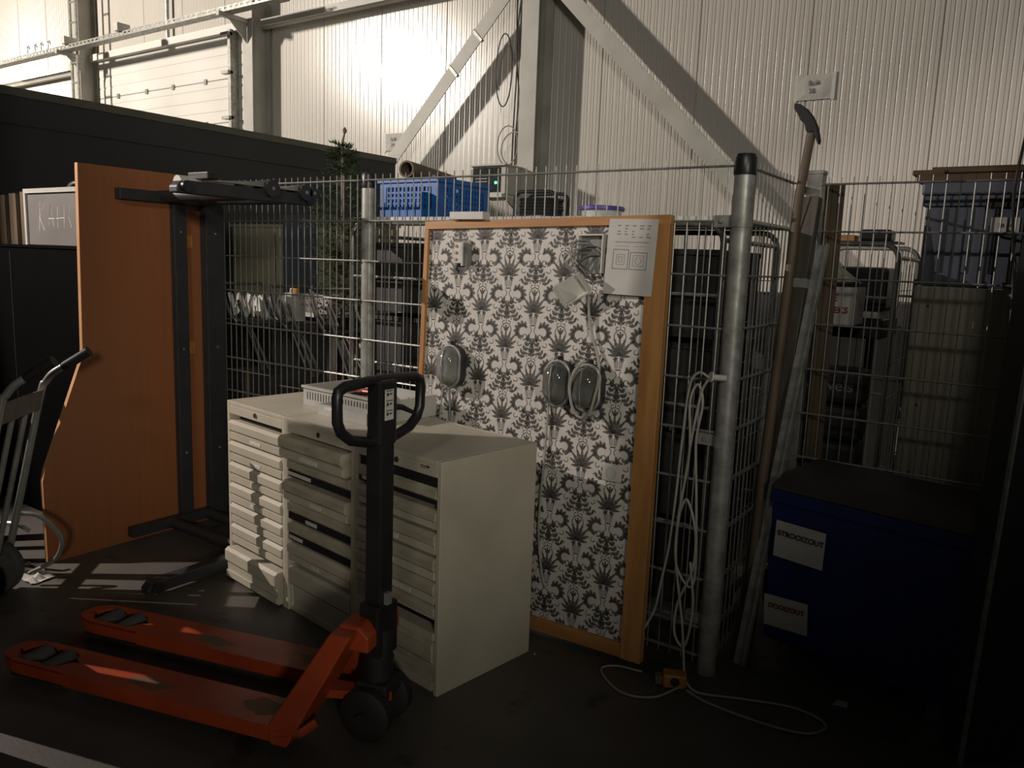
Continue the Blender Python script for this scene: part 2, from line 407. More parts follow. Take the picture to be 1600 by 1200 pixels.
# ================================================================== DRAWER CABINETS
ang = -.1443
cabx = Vector((math.cos(ang), math.sin(ang), 0)); caby = Vector((-math.sin(ang), math.cos(ang), 0))
C0 = Vector((-3.262, 2.322, 0)); UW = .518; UD = .512; UH = .893
def cabpt(x, y, z=0): return C0 + cabx*x + caby*y + Vector((0, 0, z))
def drawer_cabinet(i, label, spec):
    p = cabpt(i*UW, 0)
    t = thing('drawer_cabinet', label, 'cabinet', p, ang, 'beige drawer cabinets')
    W, D, H, s = UW-.002, UD, UH, .022
    b = MB().box(0, s, 0, D, 0, H).box(W-s, W, 0, D, 0, H).box(s, W-s, D-.015, D, 0, H).box(s, W-s, 0, D-.015, H-.02, H).box(s, W-s, .0, .02, H-.062, H-.02).box(s, W-s, .01, D-.015, 0, .035)
    b.build('body', M_cab, t, bevel=.003)
    MB().box(s, W-s, .055, .06, .035, H-.062).build('dark_interior', M_cabin, t)
    lk = MB().cyl((W*.52, -.006, H-.036), (W*.52, .004, H-.036), .011, 14).build('lock', M_brass, t, True)
    MB().box(W*.52-.0015, W*.52+.0015, -.0075, -.005, H-.042, H-.030).build('keyhole', M_blackmatte, lk)
    for (zt, h, pull, dark, lab, m) in spec:
        # zt top of the drawer front, h height, pull = how far it stands out, dark = dark label channel
        pull -= .020; d = thing('drawer', None, None, (0, -pull, 0)); d.parent = t
        x0, x1 = s+.003, W-s-.003
        lip = .034
        fr = [(.05, zt), (-.004, zt), (-lip*.55, zt-.012), (-lip*.55, zt-.016-.30*h), (-.006, zt-.024-.34*h), (-.002, zt-h), (.05, zt-h)]
        MB().prism(fr, x0, x1, 'x').build('drawer_front', m, d, bevel=.0015)
        if pull > 0: MB().box(x0, x0+.004, .05, .05+pull, zt-h, zt-.01).box(x1-.004, x1, .05, .05+pull, zt-h, zt-.01).build('drawer_side', m, d)
        if h < .2:
            zc = zt-h+.022
            MB().box(x0, x1, -.012, -.001, zc-.014, zc+.016).build('label_channel', M_cabin if dark else M_cab, d)
            if lab:
                a, b2 = lab
                MB().box(x0+a*(x1-x0), x0+b2*(x1-x0), -.0145, -.011, zc-.007, zc+.009).build('label_card', M_label, d)
    return t
c1 = [(.815, .105, -.012, False, None, M_cabin)]
s1 = [(.800-.104*k, .100, (.010, .012, .012, .012, .010, .008)[k], False, (.42, .62) if k < 4 else None, M_cab) for k in range(6)] + [(.165, .155, .040, False, None, M_cab)]
s2 = [(.822, .100, .050, False, (.35, .62), M_cabdirty), (.715, .092, .006, True, (.0, .38), M_cabdirty), (.618, .092, .030, False, (.45, .62), M_cabdirty),
      (.521, .092, .006, True, (.30, .48), M_cabdirty), (.424, .092, .006, True, (.02, .24), M_cabdirty), (.327, .090, .010, False, (.40, .52), M_cab), (.215, .20, .004, False, None, M_cab)]
s3 = [(.790, .070, .004, True, (.05, .18), M_cabdirty), (.708, .078, .006, False, None, M_cabdirty), (.622, .085, .010, False, (.5, .55), M_cabdirty), (.530, .09, .014, False, (.38, .50), M_cabdirty),
      (.436, .09, .010, False, (.3, .72), M_cabdirty), (.342, .055, .006, False, None, M_cabdirty), (.208, .195, .012, False, None, M_cabdirty)]
cb1 = drawer_cabinet(0, 'leftmost beige drawer cabinet, its drawer fronts brightly lit', s1)
cb2 = drawer_cabinet(1, 'middle beige drawer cabinet with its top drawer pulled out', s2)
cb3 = drawer_cabinet(2, 'rightmost beige drawer cabinet with a dark gap above the bottom drawer', s3)
MB().box(.022, UW-.024, -.006, .05, .215, .245).build('drawer_rail', M_cab, cb3)
MB().box(.024, UW-.026, .012, .05, .79, .828).build('label_channel', M_cabin, cb3)
a = MB().box(UW-.115, UW-.075, -.002, .002, UH-.031, UH-.028).add([(UW-.078, -.002, UH-.037), (UW-.06, -.002, UH-.0295), (UW-.078, -.002, UH-.022)], [(0, 1, 2)]).box(UW-.115, UW-.085, -.002, .002, UH-.037, UH-.035)
a.build('arrow_emblem', M_ink, cb3)

# tray with tools on top
Z = UH+.001
def trayquad(px): return px
t = thing('storage_tray', 'pale grey plastic tray of tools on the beige cabinets', 'tray', cabpt(.315, .225, Z), ang+R(4))
W, D, H = .60, .29, .095
MB().box(0, W, 0, D, 0, .006).build('base', M_tray, t)
MB().box(0, .006, 0, D, .006, H).build('end_wall', M_tray, t)
MB().box(W-.006, W, 0, D, .006, H).build('end_wall', M_tray, t)
MB().box(.006, W-.006, 0, .006, .006, H).box(-.006, W+.006, -.008, 0, H-.012, H).build('front_wall', M_tray, t)
MB().box(.006, W-.006, D-.006, D, .006, H).build('back_wall', M_tray, t)
sl = None
for k in range(28):
    x = .03+k*.02
    if sl is None: sl = MB().box(0, .004, -.0015, 0, .03, .066).build('slot', M_blackmatte, t, loc=(x, 0, 0))
    else: share(sl, 'slot', t, (x, 0, 0))
for k in range(2): MB().box(.15+.17*k, .154+.17*k, .006, D-.006, .006, .07).build('divider', M_tray, t)
def tool(name, label, x, y, a, m1, m2):
    p = cabpt(.40+x, .225+y, Z+.078)
    o = thing(name, label, 'tool', p, ang+a, 'tools in the tray')
    MB().tube([(0, 0, 0), (.03, 0, .008), (.07, 0, .012), (.1, 0, .014)], [.010, .014, .012, .009], 8).build('grip', m1, o, True)
    MB().cyl((.1, 0, .014), (.18, 0, .02), .004, 6).build('blade', m2, o)
tool('screwdriver', 'red-handled screwdriver in the grey tray, lying crosswise', .20, .09, R(70), M_redtool, M_galv)
tool('screwdriver', 'red-handled screwdriver in the grey tray, leaning over the others', .24, .12, R(150), M_redtool, M_galv)
tool('screwdriver', 'black-handled screwdriver in the grey tray', .18, .07, R(30), M_black, M_galv)
pl = thing('pliers', 'red-handled pliers lying in the grey tray', 'tool', cabpt(.60, .30, Z+.088), ang+R(20), 'tools in the tray')
MB().tube([(0, 0, 0), (.05, .012, .01), (.1, .004, .012)], .007, 6).build('handle', M_redtool, pl)
MB().tube([(0, .03, 0), (.05, .018, .01), (.1, .004, .012)], .007, 6).build('handle', M_redtool, pl)
MB().cyl((.1, .004, .012), (.15, .004, .012), .008, 8, .004).build('jaw', M_galv, pl)
bx = thing('parts_box', 'small open grey box in front of the tray tools', 'box', cabpt(.565, .14, Z), ang+R(4))
MB().box(0, .33, 0, .006, 0, .05).build('front_wall', M_tray, bx)
MB().box(0, .006, .006, .075, 0, .05).build('end_wall', M_tray, bx)
MB().box(.324, .33, .006, .075, 0, .05).build('end_wall', M_tray, bx)
MB().box(.006, .324, .069, .075, 0, .05).build('back_wall', M_tray, bx)
MB().box(.006, .324, .006, .069, 0, .004).build('base', M_tray, bx)
MB().box(.05, .16, -.002, 0, .028, .042).build('label_card', M_label, bx)
# ================================================================== PALLET JACK
h = R(16)
pj = thing('pallet_jack', 'orange-red pallet jack with black handle loop on the floor', 'pallet jack', (-2.005, 1.765, 0), h)
FL = 1.215
for s, nm in ((-.172, 'a'), (.172, 'b')):
    w2 = .08
    outline = [(0, s-w2), (0, s+w2), (-FL+.30, s+w2)] + arc(-FL+.075, s+.005, .075, 90, 270, 10) + [(-FL+.30, s-w2)]
    # fork deck with an opening over the load rollers: built from strips
    f = MB()
    zt, zb = .088, .080
    f.box(-FL+.33, .02, s-w2, s+w2, zb, zt)                       # solid deck
    def edge(u):  # half width along the tip
        u = max(0, min(1, u)); return w2*math.sqrt(max(0.0, 1-(1-u)**2*.82)) if u < 1 else w2
    N = 12; xs = [-FL+.33*i/N for i in range(N+1)]
    def inner(x):
        u = (x+FL)/.33
        return 0 if u < .14 or u > .94 else .056*min(1, math.sin(math.pi*(u-.14)/.80)*2.2)
    for i in range(N):
        xa, xb = xs[i], xs[i+1]; ea, eb = edge((xa+FL)/.12), edge((xb+FL)/.12); ia, ib = inner(xa), inner(xb)
        for sg in (1, -1):
            vs = [(xa, s+sg*ia, zt), (xb, s+sg*ib, zt), (xb, s+sg*eb, zt), (xa, s+sg*ea, zt), (xa, s+sg*ia, zb), (xb, s+sg*ib, zb), (xb, s+sg*eb, zb), (xa, s+sg*ea, zb)]
            f.add(vs, [(0, 1, 2, 3), (7, 6, 5, 4), (0, 4, 5, 1), (2, 6, 7, 3), (1, 5, 6, 2), (0, 3, 7, 4)])
            f.add([(xa, s+sg*ea, zt), (xb, s+sg*eb, zt), (xb, s+sg*eb, .04), (xa, s+sg*ea, .04), (xa, s+sg*(ea-.005), zt), (xb, s+sg*(eb-.005), zt), (xb, s+sg*(eb-.005), .04), (xa, s+sg*(ea-.005), .04)], [(0, 1, 2, 3), (7, 6, 5, 4), (3, 2, 6, 7)])
    for sg in (1, -1): f.box(-FL+.33, .02, s+sg*w2-(.005 if sg > 0 else 0), s+sg*w2+(.005 if sg < 0 else 0), .035, zb)
    fk = f.build('fork', M_orange, pj)
    for xr in (-FL+.115, -FL+.225):
        MB().cyl((xr, s-.052, .052), (xr, s+.052, .052), .041, 20).build('load_roller', M_rubber, fk, True)
    MB().box(-FL+.05, -FL+.30, s-.058, s+.058, .012, .030).build('roller_bracket', M_blackmatte, fk)
    for xr in (-FL+.10, -FL+.27): MB().box(xr-.02, xr+.02, s-.05, s-.02, .004, .06).build('axle_bracket', M_orange, fk)
    for (wx, wy, rx, ry) in ((-.10, .01, .07, .045), (-.55, -.02, .09, .03)):
        MB().prism([(wx+rx*(1+.18*math.sin(5*a2+wx*9))*math.cos(a2), s+wy+ry*(1+.2*math.sin(4*a2))*math.sin(a2)) for a2 in [2*math.pi*k/18 for k in range(18)]], .0880, .0884, 'z').build('worn_patch', M_bare, fk)
# heel: sloped box rising from the forks to the pump
hz = .40
hl = MB()
for s in (-.172, .172):
    y0, y1 = s-.08, s+.08
    prof = [(-.02, .088), (.16, hz), (.235, hz), (.06, .035), (.0, .035)]
    ty = .085 if s < 0 else -.085
    # side plates lean inwards towards the top
    vs = []
    for y, dy in ((y0, ty), (y1, ty)):
        for x, z in prof: vs.append((x, y + dy*(z-.088)/(hz-.088)*1.0, z))
    n = 5
    hl.add(vs, [tuple(range(n)), tuple(range(n, 2*n))[::-1]] + [(i, n+i, n+(i+1) % n, (i+1) % n) for i in range(n)])
hl.build('heel_plate', M_orange, pj, bevel=.006)
MB().prism([(.15, hz-.02), (.165, hz+.012), (.235, hz+.012), (.27, hz-.02), (.27, hz-.075), (.19, hz-.075)], -.115, .115, 'y').build('cross_head', M_orange, pj, bevel=.008)
for yy, zz, r_ in ((-.145, .30, .036), (-.175, .22, .034)):
    x_ = -.02+.18*(zz-.088)/(hz-.088)
    tilt = Matrix.Translation((x_-.004, yy+.03, zz)) @ Matrix.Rotation(math.atan2(.18, hz-.088), 4, 'Y')
    MB().prism([(r_*math.cos(k*math.pi/10), 1.25*r_*math.sin(k*math.pi/10)) for k in range(20)], -.0018, -.0008, 'x', M=tilt).build('worn_sticker', M_bare, pj)
MB().prism([(.10, -.10), (.30, -.05), (.315, -.03), (.30, -.012), (.10, -.03)], .13, .16, 'z').build('link_arm', M_orange, pj)
MB().tube([(.0, -.25, .06), (.10, -.24, .085), (.14, -.21, .115)], .016, 6).build('toe_bar', M_orange, pj)
# pump and steering wheels
MB().cyl((.245, 0, .12), (.245, 0, .37), .052, 20).build('pump_body', M_blackmatte, pj, True)
MB().cyl((.245, 0, .37), (.245, 0, .46), .028, 16).build('piston', M_galv, pj, True)
MB().box(.19, .31, -.06, .06, .13, .19).build('pump_base', M_blackmatte, pj, bevel=.01)
MB().cyl((.245, -.12, .092), (.245, .12, .092), .02, 10).build('axle', M_blackmatte, pj)
for yy in (-.075, .075):
    wh = MB().lathe([(.03, -.028), (.078, -.028), (.09, -.02), (.09, .02), (.078, .028), (.03, .028)], 28, Matrix.Translation((.245, yy, .09)) @ Matrix.Rotation(R(90), 4, 'X')).build('steer_wheel', M_blackmatte, pj, True)
    MB().cyl((.245, yy-.03, .09), (.245, yy+.03, .09), .032, 14).build('hub', M_blackmatte, wh, True)
# handle: turned a little against the chassis
HM = Matrix.Translation((.245, 0, 0)) @ Matrix.Rotation(-h+R(2), 4, 'Z')
hd = MB().box(-.032, .036, -.032, .032, .40, 1.04, HM).box(-.04, .045, -.05, .05, .28, .46, HM).build('handle_mast', M_black, pj, bevel=.006)
MB().box(.03, .05, -.012, .012, .46, .50, HM).cyl(HM @ Vector((0, -.055, .33)), HM @ Vector((0, .055, .33)), .016, 10).build('hinge_pin', M_galv, hd)
for k in range(5): MB().cyl(HM @ Vector((-.045-.002*k, .05, .20+.035*k)), HM @ Vector((.02, .055, .21+.035*k)), .009, 6).build('release_linkage', M_galv if k == 4 else M_blackmatte, hd)
lp = [(-.198, 1.175), (-.192, 1.195), (-.165, 1.207), (-.06, 1.213), (.06, 1.213), (.165, 1.207), (.192, 1.195), (.198, 1.17), (.196, 1.10), (.180, 1.065), (.14, 1.036), (.07, 1.018), (0, 1.012), (-.07, 1.018), (-.14, 1.036), (-.180, 1.065), (-.196, 1.10)]
MB().tube([HM @ Vector((.004, y, z)) for y, z in lp], .0175, 10, True).build('handle_loop', M_black, pj, True)
hc = MB().box(-.022, .038, -.042, .042, 1.00, 1.215, HM).build('control_head', M_black, pj, bevel=.01)
lb = MB().box(.0385, .0392, -.022, .020, 1.085, 1.185, HM).build('instruction_label', M_label, hc)
lb2 = MB()
for k in range(3):
    z = 1.10+.032*k
    lb2.box(.0393, .0396, -.016, .014, z+.015, z+.018, HM).box(.0393, .0396, -.014, -.004, z, z+.010, HM).box(.0393, .0396, .0, .012, z+.003, z+.008, HM)
lb2.build('label_print', M_ink, hc)
MB().tube([HM @ Vector((.01, .03, 1.12)), HM @ Vector((.012, .09, 1.112)), HM @ Vector((.015, .15, 1.085))], [.012, .010, .007], 8).build('release_lever', M_black, hc, True)

# ================================================================== DESK STANDING ON END
dk = thing('desk', 'orange desk stood on end with its dark leg frame facing out', 'desk', (-4.08, 0, 0))
out = [(1.835, .0), (1.832, .43), (1.846, .49), (2.030, .975), (2.052, 1.03), (2.058, 1.085), (2.075, 2.012), (2.897, 2.012), (2.893, .0)]
MB().prism(out, -.025, 0, 'x').build('tabletop', M_desk, dk)
e = MB()
for i in range(6):
    a, b = out[i], out[i+1]; e.add([(-.026, a[0]-.0012, a[1]), (.0006, a[0]-.0012, a[1]), (.0006, b[0]-.0012, b[1]), (-.026, b[0]-.0012, b[1])], [(0, 1, 2, 3)])
e.build('edge_band', M_deskedge, dk)
MB().box(.002, .055, 2.255, 2.86, 1.852, 1.908).build('top_support_bar', M_frame, dk, bevel=.003)
MB().box(.002, .055, 2.255, 2.86, .03, .086).build('bottom_support_bar', M_frame, dk, bevel=.003)
MB().box(.002, .045, 2.56, 2.635, .086, 1.852).build('long_beam', M_frame, dk, bevel=.003)
MB().box(.002, .060, 2.745, 2.865, .086, 1.852).build('long_beam', M_frame, dk, bevel=.003)
for z0, ya, yb in ((1.885, 2.10, 2.875), (.055, 1.90, 2.84)):
    for y in (2.50, 2.73):
        MB().cyl((.0, y, z0), (.74, y, z0), .030, 16).build('leg_column', M_frame, dk, True)
        MB().cyl((.40, y, z0), (.74, y, z0), .0335, 16).build('leg_sleeve', M_frame, dk, True)
    pf = [(0, 0), (0, .030), (.02, .052), (.06, .058), (.74, .058), (.78, .052), (.80, .030), (.80, 0)]
    L_ = yb-ya
    foot = MB().prism([(ya+a/.80*L_, z0-.03+b) for a, b in pf], .735, .80, 'x').build('foot_bar', M_frame, dk, bevel=.006)
    for y in (ya+.04, yb-.03):
        MB().cyl((.80, y, z0), (.822, y, z0), .026, 14).build('levelling_pad', M_black, foot, True)
zt = 1.93
for y0, y1 in ((2.30, 2.585), (2.65, 2.79)):
    MB().prism([(y0, zt-.008), (y1, zt-.008), (y1, zt+.020), (y0, zt-.004)], .66, .80, 'x').build('foot_highlight', M_alu, dk)  # pale wedges standing in for highlights on the dark foot tubes
for y, r_ in ((2.605, .042), (2.815, .040), (2.868, .030)):
    k_ = MB().cyl((.72, y, zt-.012), (.825, y, zt-.012), r_, 22).build('adjuster_knob', M_frame, dk, True)
    MB().cyl((.825, y, zt-.012), (.829, y, zt-.012), .009, 10).build('bolt', M_galv, k_)
MB().cyl((.66, 2.19, zt-.018), (.66, 2.31, zt-.018), .032, 18).build('leg_sleeve_end', M_white, dk, True)
MB().box(.62, .78, 2.27, 2.33, zt, zt+.035).build('leg_clamp', M_black, dk, bevel=.006)
for y in (2.597, 2.805):
    for z in (.45, 1.05, 1.70): MB().cyl((.058 if y > 2.7 else .044, y, z), (.063 if y > 2.7 else .049, y, z), .006, 8).build('screw', M_galv, dk)
for z in (1.65, 1.05): MB().box(.001, .003, 2.645, 2.695, z-.035, z+.035).build('yellow_tag', M_yellow, dk)

# ================================================================== HAND TRUCK
wv = Vector((-.67, .742, 0)); nv = Vector((.742, .67, 0))
HB = Vector((-3.925, 1.565, 0)); HWid = .36
ht = thing('hand_truck', 'silver hand truck with black grips at the left edge', 'hand truck', HB)
def hp(u, n, z): return wv*(-u) + nv*n + Vector((0, 0, z))     # u across towards the camera, n forward, z up
def lean(z): return .02+.20*(z-.13)/.85
for u in (0, HWid):
    up = [hp(u, lean(.08), .08), hp(u, lean(.5), .5), hp(u, lean(.93), .93), hp(u, lean(.98)+.012, .985), hp(u, lean(1.0)+.05, 1.035), hp(u, lean(1.0)+.15, 1.095)]
    MB().tube(smooth_path(up, 4), .0165, 12).build('upright', M_alu, ht, True)
    MB().tube([hp(u, lean(1.0)+.085, 1.055), hp(u, lean(1.0)+.095, 1.062), hp(u, lean(1.0)+.195, 1.128), hp(u, lean(1.0)+.20, 1.131)], [.019, .022, .022, .025], 12).build('grip', M_black, ht, True)
for u in (.12, .24): MB().tube([hp(u, lean(.12), .12), hp(u, lean(.9), .9)], .0125, 10).build('middle_bar', M_alu, ht, True)
def plate(z0, z1, th=.006):
    m = MB(); a = [hp(0, lean(z0), z0), hp(HWid, lean(z0), z0), hp(HWid, lean(z1), z1), hp(0, lean(z1), z1)]
    m.add([p_+nv*.014 for p_ in a] + [p_+nv*(.014-th) for p_ in a], [(0, 1, 2, 3), (7, 6, 5, 4), (0, 4, 5, 1), (1, 5, 6, 2), (2, 6, 7, 3), (3, 7, 4, 0)]); return m
plate(.86, .955).build('cross_plate', M_alu, ht)
plate(.10, .20).build('cross_plate', M_alu, ht)
MB().tube([hp(-.0, lean(.13)-.06, .125), hp(HWid, lean(.13)-.06, .125)], .011, 8).build('axle', M_galv, ht)
for u in (.065, HWid-.065):
    c_ = hp(u, lean(.13)-.03, .128)
    Mw = Matrix.Translation(c_) @ wv.to_track_quat('Z', 'Y').to_matrix().to_4x4()
    wh = MB().lathe([(.075, -.03), (.118, -.034), (.128, -.02), (.128, .02), (.118, .034), (.075, .03)], 32, Mw).build('tyre', M_rubber, ht, True)
    MB().lathe([(.02, -.034), (.03, -.034), (.034, -.016), (.072, -.016), (.076, -.026), (.077, .026), (.072, .016), (.034, .016), (.03, .034), (.02, .034)], 28, Mw).build('rim', M_blackmatte, wh, True)
MB().tube(smooth_path([hp(-.02, lean(.35), .36), hp(-.03, .16, .34), hp(-.03, .25, .24), hp(-.03, .22, .13), hp(-.03, .10, .06)], 5), .011, 8).build('stair_glide', M_alu, ht, True)
tp = [hp(-.03, -.20, .012), hp(HWid+.03, -.20, .012), hp(HWid+.03, .0, .012), hp(-.03, .0, .012)]
MB().add(tp + [p_+Vector((0, 0, .006)) for p_ in tp], [(3, 2, 1, 0), (4, 5, 6, 7), (0, 1, 5, 4), (1, 2, 6, 5), (2, 3, 7, 6), (3, 0, 4, 7)]).build('toe_plate', M_alu, ht)
rg = MB()
random.seed(3); n = 7; vs = []
for i in range(n):
    for j in range(n): vs.append((.16*i/(n-1)+random.uniform(-.008, .008), .11*j/(n-1)+random.uniform(-.008, .008), .004+random.random()*.03*(0.3 if i in (0, n-1) or j in (0, n-1) else 1)))
rg.add(vs, [(i*n+j, (i+1)*n+j, (i+1)*n+j+1, i*n+j+1) for i in range(n-1) for j in range(n-1)])
o = rg.build('crumpled_paper', M_sheet, None, loc=(-4.02, 1.66, 0)); o.modifiers.new('s', 'SOLIDIFY').thickness = .002
tag(o, 'crumpled grey paper on the floor behind the hand truck', 'paper')
o = MB().tube(smooth_path([(-4.06, 1.75, .20), (-4.10, 1.70, .24), (-4.2, 1.66, .22), (-4.28, 1.68, .12), (-4.22, 1.74, .012), (-4.12, 1.76, .012)], 6), .012, 8).build('grey_hose', M_alu, None, True)
tag(o, 'bent grey hose behind the hand truck wheel', 'hose')

# ================================================================== BLACK CABINET AND WHITE BOX (left, behind the desk)
bc = thing('black_cabinet', 'tall black cabinet standing behind the hand truck', 'cabinet', (-5.05, 2.2, 0))
MB().box(-1.0, .82, 0, .5, 0, 1.585).build('body', M_blackpaint, bc, bevel=.004)
MB().box(-1.01, .83, -.008, .51, 1.585, 1.60).build('top_board', M_blackpaint, bc)
MB().box(-.10, -.094, -.004, 0, .05, 1.56).build('door_gap', M_cabin, bc)
wx = thing('white_metal_box', 'white metal box with chalk writing on the black cabinet', 'box', (-5.06, 2.25, 1.601))
MB().box(0, .95, .012, .40, 0, .32).build('body', M_boxgrey, wx, bevel=.004)
MB().box(0, .022, 0, .012, 0, .32).box(.022, .95, 0, .012, .295, .32).build('front_frame', M_tray, wx)
st = MB()
def stroke(pts): st.tube([(x, .0118, z) for x, z in pts], .0022, 6)
stroke([(.155, .08), (.175, .245)]); stroke([(.225, .235), (.168, .15), (.215, .085)])
stroke([(.265, .11), (.295, .24), (.325, .105)]); stroke([(.27, .15), (.335, .15)])
stroke([(.37, .10), (.375, .215)]); stroke([(.44, .09), (.45, .225)]); stroke([(.355, .15), (.45, .155)])
stroke([(.52, .22), (.495, .16), (.52, .10)])
st.build('chalk_writing', M_chalk, wx)
o = MB().tube(smooth_path([(-4.85, 2.4, 1.928), (-4.75, 2.38, 1.96), (-4.62, 2.4, 1.972), (-4.5, 2.38, 1.945), (-4.42, 2.4, 1.928)], 6), .009, 6).build('flat_cable', M_chrome, None, True); tag(o, 'grey cable arching on top of the white metal box', 'cable')
bb = thing('board_bundle', 'brown boards standing at the far left beside the white box', 'boards', (-5.55, 2.32, 1.601))
for k in range(4): MB().box(.10*k, .10*k+.088, .02*k, .02*k+.02, 0, .30+.01*k).build('board', M_wood, bb)

# ================================================================== WALLPAPERED BOARD
lean_a = math.atan2(.115, 1.775)
BW, BH = 1.235, 1.778
bdM = Matrix.Translation((-2.452, 2.766, .0)) @ Matrix.Rotation(-lean_a, 4, 'X') @ Matrix.Rotation(R(-1.3), 4, 'Y')
# local: x across, z up, y = depth (0 front)
bd = bpy.data.objects.new('display_board', None); col.objects.link(bd); bd.empty_display_size = .1
bd.matrix_world = bdM
tag(bd, 'damask wallpapered demonstration board in a pine frame leaning on the fence', 'board')
ft = .042; fr_ = .088; fl = .024; fb = .06
MB().box(fl, BW-fr_, -.001, .012, fb, BH-.036).build('wallpaper_sheet', M_paper, bd)
MB().box(fl, BW-fr_, .012, .017, fb, BH-.036).build('backing_board', M_pine, bd)
MB().box(0, fl, -.016, .018, 0, BH-.036).build('frame_stile', M_pine, bd, bevel=.002)
MB().box(BW-fr_, BW, -.022, .018, 0, BH-.036).build('frame_stile', M_pine, bd, bevel=.002)
MB().box(0, BW, -.016, .018, BH-.036, BH).build('frame_rail', M_pineh, bd, bevel=.002)
MB().box(fl, BW-fr_, -.016, .018, 0, fb).build('frame_rail', M_pineh, bd, bevel=.002)
# damask print
X0, X1, Z0, Z1 = fl+.001, BW-fr_-.001, fb+.001, BH-.038
dm = MB()
def addpoly(pts):
    cx = sum(p_[0] for p_ in pts)/len(pts); cz = sum(p_[1] for p_ in pts)/len(pts)
    if not (X0 < cx < X1 and Z0 < cz < Z1): return
    pts = [(min(max(x, X0), X1), min(max(z, Z0), Z1)) for x, z in pts]
    dm.add([(x, -.0014, z) for x, z in pts], [tuple(range(len(pts)))])
def leafp(x, z, a, L_, w_, serr=0):
    a = R(a); c_, s_ = math.cos(a), math.sin(a)
    prof = [(0, .12), (.18, .55), (.38, 1), (.6, .92), (.8, .52), (1, 0)]
    if serr: prof = [(0, .12), (.15, .7), (.22, .5), (.38, 1.05), (.46, .7), (.62, .95), (.70, .55), (.84, .55), (1, 0)]
    up_ = [(t_*L_, k_*w_*.58) for t_, k_ in prof]; dn = [(t_, -k_) for t_, k_ in up_[-2::-1]]
    return [(x+c_*u-s_*v, z+s_*u+c_*v) for u, v in up_+dn]
def curl(x, z, a0, a1, r0, r1, w0, w1, n=8):
    out_, inn = [], []
    for i in range(n+1):
        t_ = i/n; a = R(a0+(a1-a0)*t_); r = r0+(r1-r0)*t_; w_ = (w0+(w1-w0)*t_)
        out_.append((x+math.cos(a)*(r+w_/2), z+math.sin(a)*(r+w_/2))); inn.append((x+math.cos(a)*(r-w_/2), z+math.sin(a)*(r-w_/2)))
    return [[out_[i], out_[i+1], inn[i+1], inn[i]] for i in range(n)]
def motif(cx, cz, S):
    polys = []
    def both(pl_):
        polys.append(pl_); polys.append([(-x, z) for x, z in pl_][::-1])
    # plume
    polys.append(leafp(0, .112, 90, .038, .021, 1)); polys.append([(-.0015, .085), (.0015, .085), (.0015, .115), (-.0015, .115)])
    for a, L_, w_ in ((128, .026, .010), (20+180, .018, .007)): both(leafp(0, .108, a, L_, w_))
    for q in curl(-.016, .100, -10, 230, .011, .006, .006, .003, 7): both(q)
    for q in curl(-.012, .084, 60, 270, .008, .005, .004, .002, 6): both(q)
    # lattice dome
    for q in curl(0, .052, 5, 90, .024, .031, .0035, .0035, 6): both(q)
    for a in (62, 90, 118): polys.append(leafp(0, .050, a, .026, .007))
    for x, z in ((-.010, .064), (0, .070)): both(leafp(x-.002, z, 90, .006, .004))
    # fan of leaves
    for a, L_, w_ in ((90, .064, .0125), (111, .068, .013), (133, .066, .0125), (155, .058, .012), (179, .046, .011)):
        pl_ = leafp(0, -.006, a, L_, w_, 1)
        if a == 90: polys.append(pl_)
        else: both(pl_)
    for a in (202, 228): both(leafp(-.004, -.012, a, .022, .008))
    # basket of thin lines
    for dx in (.003, .010, .016): both([(dx, -.022), (dx+.003, -.022), (dx*.7+.002, -.050), (dx*.7, -.050)])
    both([(0, -.052), (.013, -.052), (.010, -.057), (0, -.057)])
    # heart of two big scroll leaves
    for q in curl(-.047, -.080, 40, 262, .026, .020, .010, .016, 9): both(q)
    for a, L_ in ((62, .024), (88, .026), (114, .026), (140, .026), (166, .025), (192, .022)):
        both(leafp(-.047+math.cos(R(a))*.022, -.080+math.sin(R(a))*.022, a+22, L_*.85, .013, 1))
    for q in curl(-.036, -.094, 240, 470, .014, .006, .006, .003, 8): both(q)
    for q in curl(-.020, -.070, 300, 420, .016, .012, .003, .003, 5): both(q)
    # tulip drop
    polys.append(leafp(0, -.108, -90, .026, .011)); both(leafp(-.002, -.104, -118, .025, .007)); both(leafp(0, -.100, -142, .018, .006)); polys.append(leafp(0, -.138, -90, .010, .008))
    # leafy side sprays
    stem = [(-.070, -.036), (-.082, -.026), (-.092, -.012), (-.099, .004), (-.103, .020)]
    for k in range(4): (x0, z0), (x1, z1) = stem[k], stem[k+1]; both([(x0-.0015, z0), (x0+.0015, z0), (x1+.0012, z1), (x1-.0012, z1)])
    for k, (x, z) in enumerate(stem):
        both(leafp(x, z, 178-10*k, .025-.002*k, .012, 1)); both(leafp(x, z, 62+4*k, .023-.002*k, .011, 1))
    both(leafp(-.103, .020, 105, .030, .014, 1))
    for q in curl(-.066, .012, 200, 430, .012, .006, .004, .002, 7): both(q)
    for q in curl(-.060, -.030, 20, 200, .010, .006, .004, .002, 6): both(q)
    both(leafp(-.056, .036, 80, .020, .008)); both(leafp(-.078, .030, 110, .018, .007))
    for p_ in polys: addpoly([(cx+x*S, cz+z*S*1.06) for x, z in p_])
PX, PZ = .280, .315
for r_ in range(-1, 13):
    for c_ in range(-1, 6):
        motif(.345+PX*c_-.28+(PX/2 if r_ % 2 else 0), 1.545-r_*PZ/2+PZ/2, 1.12)
dmo = dm.build('damask_print', M_damask, bd); dmo['kind'] = 'stuff'

